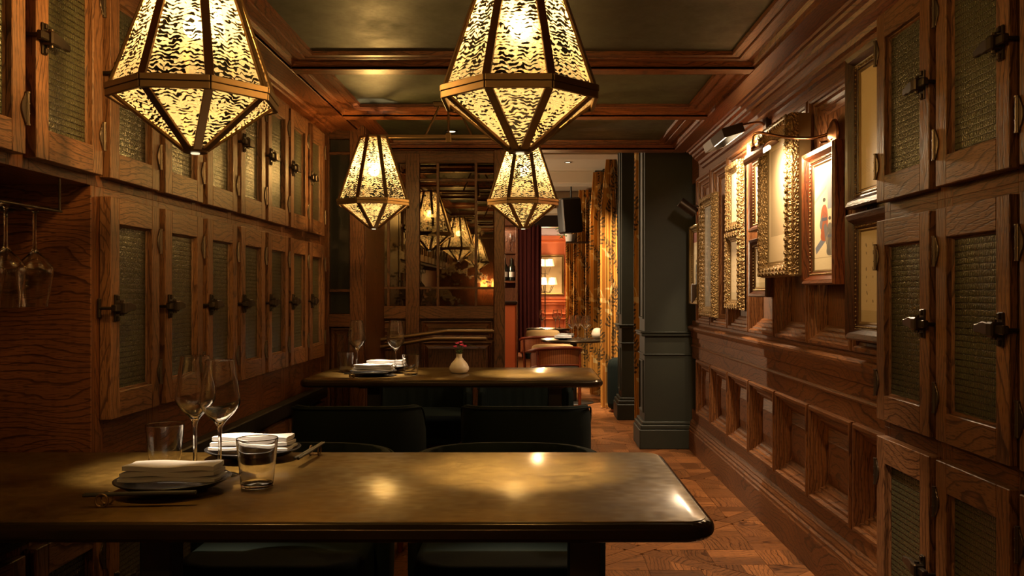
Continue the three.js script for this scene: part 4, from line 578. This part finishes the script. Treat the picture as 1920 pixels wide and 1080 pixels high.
{ // mouldings of the end wall
  const w = scene.getObjectByName('wall_far'), pr = [[0, 0], [0.01, 0.03], [0.03, 0.035], [0.05, 0.012], [0.07, 0.006]];
  for (const x of [-0.55, 0.42, 1.05]) for (const [y0, y1] of [[1.05, 2.42], [0.70, 0.98], [0.15, 0.64]]) { const m = mesh('panel_moulding', frame(x === 1.05 ? 0.4 : 0.72, y1 - y0, pr), M.lacquer, w); m.position.set(x, (y0 + y1) / 2, -20.338); }
  mesh('chair_rail', cbox(5.0, 0.05, 0.05, -0.9, 1.01, -20.32, 0.01), M.lacquer, w); mesh('pilaster_strip', cbox(0.16, 2.5, 0.08, 0.82, 1.25, -20.3, 0.01), M.lacquer, w);
}
{ // lit picture and lamp with tiers of shades
  const t = thing('picture', 'lit picture on the orange end wall behind the floor lamp', 'picture', [0.42, 1.32, -20.31]); mesh('frame', at(frame(0.56, 0.92, [[0, 0], [0, 0.03], [0.03, 0.03], [0.05, 0.012]]), 0, 0.3, 0), M.giltPlain, t); mesh('print', at(new THREE.PlaneGeometry(0.47, 0.83), 0, 0.3, 0.01), new THREE.MeshStandardMaterial({ map: art.plain, roughness: 0.6 }), t);
  const f = thing('floor_lamp', 'slim floor lamp with two tiers of glowing shades by the end wall', 'floor lamp', [0.255, 0, -19.3]);
  mesh('base', lathe([[0, 0], [0.16, 0], [0.16, 0.015], [0.03, 0.03], [0.012, 0.06], [0, 0.06]], 28), M.latch, f); mesh('pole', rod([0, 0.04, 0], [0, 1.96, 0], 0.012, 10), M.latch, f);
  const sm1 = new THREE.MeshPhysicalMaterial({ color: lin(0.9, 0.7, 0.45), emissive: lin(1.0, 0.72, 0.36), emissiveIntensity: 1.5, transmission: 0.4, roughness: 1, thickness: 0 });
  for (const [y, r, n] of [[1.86, 0.13, 3], [1.46, 0.20, 5]]) for (let k = 0; k < n; k++) { const a = k / n * 6.283 + 0.5, x = r * Math.cos(a), z = r * Math.sin(a); mesh('arm', tube([[0, y - 0.22, 0], [x * 0.6, y - 0.24, z * 0.6], [x, y - 0.10, z]], 0.007, 12, 6), M.latch, f); mesh('lamp_shade', lathe([[0.088, -0.07], [0.056, 0.08], [0.054, 0.08], [0.086, -0.07]], 20), sm1, f).position.set(x, y, z); }
  for (const y of [1.86, 1.46]) { const l = new THREE.PointLight(GOLD, 4.5); l.position.set(0, y, 0.30); l.name = 'floor_lamp_light'; f.add(l); }
}
// ---- curtains
function curtain(name, label, x0, x1, y0, y1, d, folds, amp, mat, turn = 0, sv = 1.2, gather = 0) {
  const n = 110, m = 10, P = [], U = [], I = [], w = x1 - x0; for (let j = 0; j <= m; j++) for (let i = 0; i <= n; i++) { const u = i / n, v = j / m, g = 1 - gather * sm(0.80, 1, v); P.push((u - 0.5) * w * g, y0 + (y1 - y0) * v, amp * (Math.sin(u * folds * 6.283 + 0.4 * Math.sin(v * 3)) + 0.35 * Math.sin(u * folds * 2.7 * 6.283 + v * 2)) * (0.75 + 0.25 * Math.sin(v * 3 + u * 5))); U.push(u * w * 2.4 / sv, (y1 - y0) * v / sv); }
  for (let j = 0; j < m; j++) for (let i = 0; i < n; i++) { const a = j * (n + 1) + i; I.push(a, a + 1, a + n + 1, a + 1, a + n + 2, a + n + 1); }
  const g = new THREE.BufferGeometry(); g.setAttribute('position', new THREE.Float32BufferAttribute(P, 3)); g.setAttribute('uv', new THREE.Float32BufferAttribute(U, 2)); g.setIndex(I); g.computeVertexNormals();
  const o = tag(mesh(name, g, mat, scene), label, 'curtain'); o.position.set((x0 + x1) / 2, 0, -d); o.rotation.y = turn; return o;
}
const print = canvasTex(512, 512, (x, w, h) => { // gold ground, dark leaves on branches, pale birds
  x.fillStyle = '#c08f3c'; x.fillRect(0, 0, w, h);
  const wrap = (f) => { for (const dx of [-w, 0, w]) for (const dy of [-h, 0, h]) { x.save(); x.translate(dx, dy); f(); x.restore(); } };
  const draws = []; for (let b = 0; b < 13; b++) { let px = rnd() * w, py = rnd() * h, a = rr(-2.2, -0.9); const seg = []; for (let k = 0; k < 16; k++) { seg.push([px, py, a, rnd()]); px += Math.cos(a) * 17; py += Math.sin(a) * 17; a += rr(-0.45, 0.45); } draws.push(seg); }
  wrap(() => { for (const s of draws) { x.strokeStyle = '#4a3216'; x.lineWidth = 3; x.beginPath(); s.forEach(([px, py], k) => (k ? x.lineTo(px, py) : x.moveTo(px, py))); x.stroke(); for (const [px, py, a, q] of s) for (const sd of [-1, 1]) { x.fillStyle = q > 0.5 ? '#332310' : '#5a4520'; x.save(); x.translate(px, py); x.rotate(a + sd * (0.9 + q * 0.5)); x.beginPath(); x.ellipse(11, 0, 11, 4.2, 0, 0, 7); x.fill(); x.restore(); } } });
  for (let b = 0; b < 4; b++) { const bx = rnd() * w, by = rnd() * h, a = rr(-0.8, 0.8); wrap(() => { x.save(); x.translate(bx, by); x.rotate(a); x.fillStyle = '#e3cf9a'; x.beginPath(); x.moveTo(-42, 6); x.bezierCurveTo(-14, -14, 10, -12, 26, -6); x.bezierCurveTo(34, -12, 40, -8, 46, -2); x.bezierCurveTo(34, 4, 24, 12, 4, 12); x.bezierCurveTo(-10, 14, -26, 12, -42, 6); x.fill(); x.beginPath(); x.moveTo(-4, -6); x.bezierCurveTo(-12, -34, -30, -40, -40, -40); x.bezierCurveTo(-22, -24, -18, -12, 10, 0); x.fill(); x.restore(); }); }
}); print.wrapS = print.wrapT = THREE.RepeatWrapping;
const goldCloth = new THREE.MeshPhysicalMaterial({ map: print, color: lin(0.95, 0.85, 0.70), roughness: 0.75, sheen: 0.4, sheenColor: lin(0.4, 0.3, 0.1), transmission: 0.12, thickness: 0 });
const redCloth = new THREE.MeshPhysicalMaterial({ color: lin(0.10, 0.012, 0.008), roughness: 0.85, sheen: 0.5, sheenColor: lin(0.25, 0.04, 0.02), sheenRoughness: 0.4 });
curtain('curtain', 'gold leaf print curtain hanging behind the wide green pilaster', 0.835, 1.10, 0.03, 2.62, 7.42, 4, 0.03, goldCloth, -0.6);
curtain('curtain', 'bright gold curtain with birds and leaves beside the slim pilaster', 0.70, 0.92, 0.012, 2.62, 9.25, 4, 0.045, goldCloth, -0.4, 1.2, 0.55);
curtain('curtain', 'gold leaf curtain between the slim and the distant pilaster', 0.66, 0.86, 0.012, 2.62, 10.4, 4, 0.04, goldCloth, -0.5, 1.2, 0.4);
curtain('curtain', 'gold leaf curtain behind the hanging loudspeaker', 0.60, 0.84, 0.012, 2.62, 12.2, 4, 0.045, goldCloth, -0.4, 1.2, 0.2);
curtain('curtain', 'dim gold leaf curtain close to the end wall', 0.54, 0.86, 0.012, 2.62, 14.8, 5, 0.05, goldCloth, -0.3);
curtain('curtain', 'dark red curtain hanging from the bulkhead', -0.40, 0.155, 0.06, 2.52, 17.1, 7, 0.035, redCloth);
// ---- bar shelves beyond the partition post
{
  const t = thing('bar_shelf', 'back bar shelf unit with bottles and glasses past the partition post', 'shelf', [-0.52, 0, -12.4]);
  mesh('side_panel', wbox(0.03, 2.5, 0.30, 0.29, 1.25, 0, 1), M.oakFrame, t); mesh('side_panel', wbox(0.03, 2.5, 0.30, -0.56, 1.25, 0, 1), M.oakFrame, t); mesh('back_panel', wbox(0.85, 2.5, 0.02, -0.13, 1.25, -0.15, 1), M.oakFrame, t);
  for (const y of [0.86, 1.36, 1.76, 2.1]) mesh('shelf', wbox(0.82, 0.025, 0.28, -0.13, y, 0, 0), M.oakFrame, t);
  const c = thing('bar_counter', 'red lacquered bar counter beside the opening', 'counter', [-0.62, 0, -11.4]); mesh('counter_front', cbox(0.80, 1.06, 0.5, 0, 0.53, 0, 0.01), M.lacquer, c); mesh('counter_top', cbox(0.84, 0.04, 0.56, 0, 1.08, 0, 0.01), M.frameDark, c);
  const bottle = lathe([[0, 0], [0.036, 0], [0.038, 0.01], [0.038, 0.19], [0.034, 0.215], [0.016, 0.24], [0.014, 0.30], [0.016, 0.302], [0.016, 0.315], [0, 0.315]], 20), bm = new THREE.MeshPhysicalMaterial({ color: lin(0.01, 0.014, 0.008), roughness: 0.15 });
  for (let k = 0; k < 4; k++) { const b = thing('wine_bottle', `dark wine bottle with pale label, ${ord[k]} from the opening on the back bar`, 'bottle', [-0.30 - k * 0.095, 1.373, -12.36], 0, 'bottles on the back bar'); mesh('glass_body', bottle, bm, b); mesh('paper_label', at(new THREE.CylinderGeometry(0.0386, 0.0386, 0.07, 20, 1, true), 0, 0.09, 0), M.white, b); }
  for (let k = 0; k < 4; k++) { const g = tag(mesh('wine_glass', wineGlass, M.glass, scene), `stemmed glass, ${ord[k]} from the opening on the upper back bar shelf`, 'wine glass', 'glasses on the back bar'); g.position.set(-0.30 - k * 0.10, 1.7735, -12.36); }
  const l = thing('shelf_light', 'small round light under the top back bar shelf', 'light', [-0.50, 2.085, -12.30]); mesh('lamp_lens', at(new THREE.CylinderGeometry(0.03, 0.03, 0.006, 20), 0, -0.003, 0), bulbMat(4), l); const pl = new THREE.PointLight(WARM, 0.9); pl.position.set(0, -0.03, 0.03); pl.name = 'shelf_lamp'; l.add(pl);
}
// ---- far table, cane chairs, cushions, settings
function farTable(x, z, y, r, label) { const t = thing('round_table', label, 'table', [x, 0, -z]); mesh('table_top', lathe([[0, y - 0.03], [r - 0.02, y - 0.03], [r, y - 0.022], [r, y - 0.008], [r - 0.008, y], [0, y]], 48), M.bronzeEdge, t); mesh('pedestal', cyl(0.035, 0.035, y - 0.05, 0, (y - 0.05) / 2 + 0.02, 0, 16), M.black, t); mesh('foot', lathe([[0, 0], [0.22, 0], [0.22, 0.012], [0.04, 0.03], [0, 0.03]], 32), M.black, t); }
farTable(0.44, 9.75, 0.70, 0.36, 'dark round table with settings in the far room'); farTable(0.20, 12.2, 0.72, 0.30, 'second dark round table deeper in the far room');
const caneTex = canvasTex(128, 128, (x, w, h) => { x.fillStyle = '#6b2f16'; x.fillRect(0, 0, w, h); x.strokeStyle = '#b0703a'; x.lineWidth = 7; for (let k = 0; k < 4; k++) { x.beginPath(); x.moveTo(0, 16 + k * 32); x.lineTo(w, 16 + k * 32); x.moveTo(16 + k * 32, 0); x.lineTo(16 + k * 32, h); x.stroke(); } }); caneTex.wrapS = caneTex.wrapT = THREE.RepeatWrapping; caneTex.repeat.set(9, 5);
const cane = new THREE.MeshStandardMaterial({ map: caneTex, roughness: 0.5 }), cushM = new THREE.MeshPhysicalMaterial({ color: lin(0.42, 0.28, 0.12), roughness: 0.85, sheen: 0.3 });
function caneChair(x, d, a, label) {
  const t = thing('cane_chair', label, 'chair', [x, 0, -d], a), arc = (r, y, a0, a1) => { const p = []; for (let k = 0; k <= 14; k++) { const q = a0 + (a1 - a0) * k / 14; p.push([r * Math.sin(q), y - 0.02 * Math.pow(Math.abs(q), 2), r * Math.cos(q) - 0.02]); } return p; };
  mesh('top_rail', tube(arc(0.27, 0.66, -1.5, 1.5), 0.018, 40, 8), M.redwood, t); mesh('lower_rail', tube(arc(0.265, 0.49, -1.3, 1.3), 0.012, 40, 8), M.redwood, t);
  const P = [], U = [], I = []; for (let j = 0; j <= 1; j++) for (let k = 0; k <= 20; k++) { const q = -1.35 + 2.7 * k / 20; P.push(0.266 * Math.sin(q), (j ? 0.655 : 0.49) - 0.02 * q * q, 0.266 * Math.cos(q) - 0.02); U.push(k / 20, j); } for (let k = 0; k < 20; k++) I.push(k, k + 1, k + 21, k + 1, k + 22, k + 21); const g = new THREE.BufferGeometry(); g.setAttribute('position', new THREE.Float32BufferAttribute(P, 3)); g.setAttribute('uv', new THREE.Float32BufferAttribute(U, 2)); g.setIndex(I); g.computeVertexNormals(); mesh('cane_panel', g, cane, t);
  mesh('seat', at(new THREE.CylinderGeometry(0.25, 0.24, 0.07, 32), 0, 0.42, -0.01), M.velvet, t);
  for (const [sx, sz] of [[-1, -1], [1, -1], [-1, 1], [1, 1]]) mesh('leg', rod([sx * 0.20, 0.0, sz * 0.20], [sx * 0.22, sz > 0 ? 0.64 : 0.58, sz * (sz > 0 ? 0.13 : 0.08)], 0.016, 10), M.redwood, t);
}
caneChair(0.22, 9.02, 0.25, 'cane backed chair with a gold cushion facing the round table'); caneChair(0.10, 11.2, 0, 'cane backed chair at the deeper round table'); caneChair(0.25, 12.9, Math.PI, 'cane backed chair behind the deeper round table');
function cushion(x, y, d, label) { const g = new THREE.SphereGeometry(1, 28, 18), p = g.attributes.position; for (let i = 0; i < p.count; i++) { const a = p.getX(i), b = p.getY(i), c = p.getZ(i), q = (v) => Math.sign(v) * Math.pow(Math.abs(v), 0.55); p.setXYZ(i, q(a) * 0.22, q(b) * 0.10 * (0.8 + 0.2 * a * a), c * 0.055); } g.computeVertexNormals(); const o = tag(mesh('cushion', g, cushM, scene), label, 'cushion'); o.position.set(x, y, -d); o.rotation.x = -0.25; }
cushion(0.20, 0.60, 9.12, 'gold velvet cushion behind the cane backed chair'); cushion(0.12, 0.655, 11.35, 'gold velvet cushion on the deeper cane chair');
for (const [x, d, w] of [[0.32, 9.55, 'nearer the cane chairs'], [0.36, 9.92, 'towards the curtains']]) { place(plateGeo, M.plate, 'plate', `black plate on the far round table ${w}`, 'plate', x, 0.7005, d, undefined, 0, 0.8); place(nap, M.linen, 'napkin', `white napkin on the far round table ${w}`, 'napkin', x, 0.7202, d, undefined, 0.1, 0.85); }
for (const [x, d, w] of [[0.42, 9.75, 'between the two napkins'], [0.56, 9.62, 'between the vase and the cane chair'], [0.60, 9.85, 'just behind the pale round vase'], [0.50, 9.98, 'beside the napkin towards the curtains']]) place(wineGlass, M.glass, 'wine_glass', `stemmed glass on the far round table, ${w}`, 'wine glass', x, 0.7005, d, 'glasses on the far round table', 0, 0.95);
for (const [x, d, w] of [[0.12, 12.1, 'towards the bar counter'], [0.30, 12.05, 'between the other two'], [0.36, 12.3, 'towards the gold curtains']]) place(wineGlass, M.glass, 'wine_glass', `stemmed glass on the deeper round table, ${w}`, 'wine glass', x, 0.7205, d, 'glasses on the deeper round table', 0, 0.95);
place(lathe([[0, 0], [0.03, 0], [0.06, 0.025], [0.066, 0.06], [0.05, 0.10], [0.03, 0.118], [0.012, 0.122], [0, 0.122]], 28), new THREE.MeshStandardMaterial({ color: lin(0.40, 0.34, 0.27), roughness: 0.6 }), 'round_vase', 'small round pale vase on the far table', 'vase', 0.70, 0.7005, 9.72);
{ const t = thing('ottoman', 'round dark velvet ottoman below the bright gold bird curtain', 'ottoman', [0.885, 0, -9.02]); const g = lathe([[0, 0.03], [0.10, 0.03], [0.125, 0.05], [0.135, 0.10], [0.135, 0.46], [0.12, 0.52], [0.08, 0.545], [0, 0.55]], 60), p = g.attributes.position; for (let i = 0; i < p.count; i++) { const a = Math.atan2(p.getX(i), p.getZ(i)), k = 1 - 0.035 * Math.abs(Math.sin(a * 10)); p.setX(i, p.getX(i) * k); p.setZ(i, p.getZ(i) * k); } g.computeVertexNormals(); mesh('upholstery', g, M.velvet, t); mesh('base_ring', cyl(0.10, 0.10, 0.03, 0, 0.015, 0, 28), M.redwood, t); }
// ---- hanging loudspeaker with trailing plant
{
  const t = thing('loudspeaker', 'black loudspeaker tilted from a ceiling bracket before the curtains', 'loudspeaker', [0.50, 2.0, -11.8], 0.25);
  const b = mesh('cabinet', cbox(0.27, 0.46, 0.26, 0, 0.23, 0, 0.02), M.black, t); b.rotation.z = 0.08; mesh('grille', cbox(0.24, 0.42, 0.01, 0, 0.23, 0.134, 0.004), M.latch, t).rotation.z = 0.08; mesh('bracket', merge([rod([0, 0.45, 0], [0, 0.70, 0], 0.012), cbox(0.10, 0.01, 0.10, 0, 0.70, 0, 0.002)]), M.black, t);
  const pl = thing('trailing_plant', 'small green plant spilling over a shelf behind the loudspeaker', 'plant', [0.45, 1.90, -12.05]); const leafM = new THREE.MeshStandardMaterial({ color: lin(0.06, 0.16, 0.03), roughness: 0.6 }); mesh('pot', lathe([[0, 0], [0.06, 0], [0.075, 0.10], [0.068, 0.10], [0, 0.09]], 24), M.white, pl).position.set(0.05, 0, 0);
  for (let k = 0; k < 34; k++) { const s = new THREE.SphereGeometry(0.036, 8, 6); s.scale(1, 0.15, 0.45); const a = rnd() * 6.28, r = rr(0.02, 0.12); mesh('leaf', at(s, -0.02 + r * Math.cos(a), 0.10 + rr(-0.05, 0.28), r * Math.sin(a), a, 0, rr(-0.9, 0.9)), leafM, pl); }
  const sh = tag(mesh('wall_shelf', cbox(0.98, 0.02, 0.20, 0.93, 1.889, -12.05, 0.003), M.frameDark, scene), 'dark wall shelf carrying the trailing plant', 'shelf');
}
downlight(0.55, 8.1, 2.72, 16, 0.6, 'ceiling downlight just past the opening'); downlight(0.42, 8.55, 2.72, 60, 0.42, 'ceiling downlight washing the bright gold curtain', WARM, [0.80, -1.6, -9.25]); downlight(0.40, 9.75, 2.72, 12, 0.4, 'ceiling downlight over the far round table'); downlight(0.40, 10.3, 2.72, 45, 0.42, 'ceiling downlight washing the second gold curtain', WARM, [0.74, -1.6, -11.0]); downlight(0.35, 11.85, 2.72, 10, 0.4, 'ceiling downlight over the deeper round table', GOLD);
downlight(0.20, 14.3, 2.72, 30, 0.7, 'ceiling downlight before the bulkhead', GOLD); downlight(0.45, 19.7, 2.72, 20, 0.6, 'ceiling downlight washing the orange end wall', GOLD);
{ const u = thing('wall_uplight', 'small bronze bowl uplight on the bar side wall', 'uplight', [-3.50, 1.75, -10.5]); mesh('bowl', lathe([[0, -0.05], [0.06, -0.03], [0.09, 0.03], [0.085, 0.03], [0.05, -0.02], [0, -0.04]], 28), M.brass, u); mesh('lamp', at(new THREE.SphereGeometry(0.025, 16, 10), 0, 0.0, 0), bulbMat(5), u); const l = new THREE.PointLight(WARM, 60); l.position.set(0, 0.05, 0); l.name = 'uplight_lamp'; u.add(l); }
renderer.render(scene, camera);
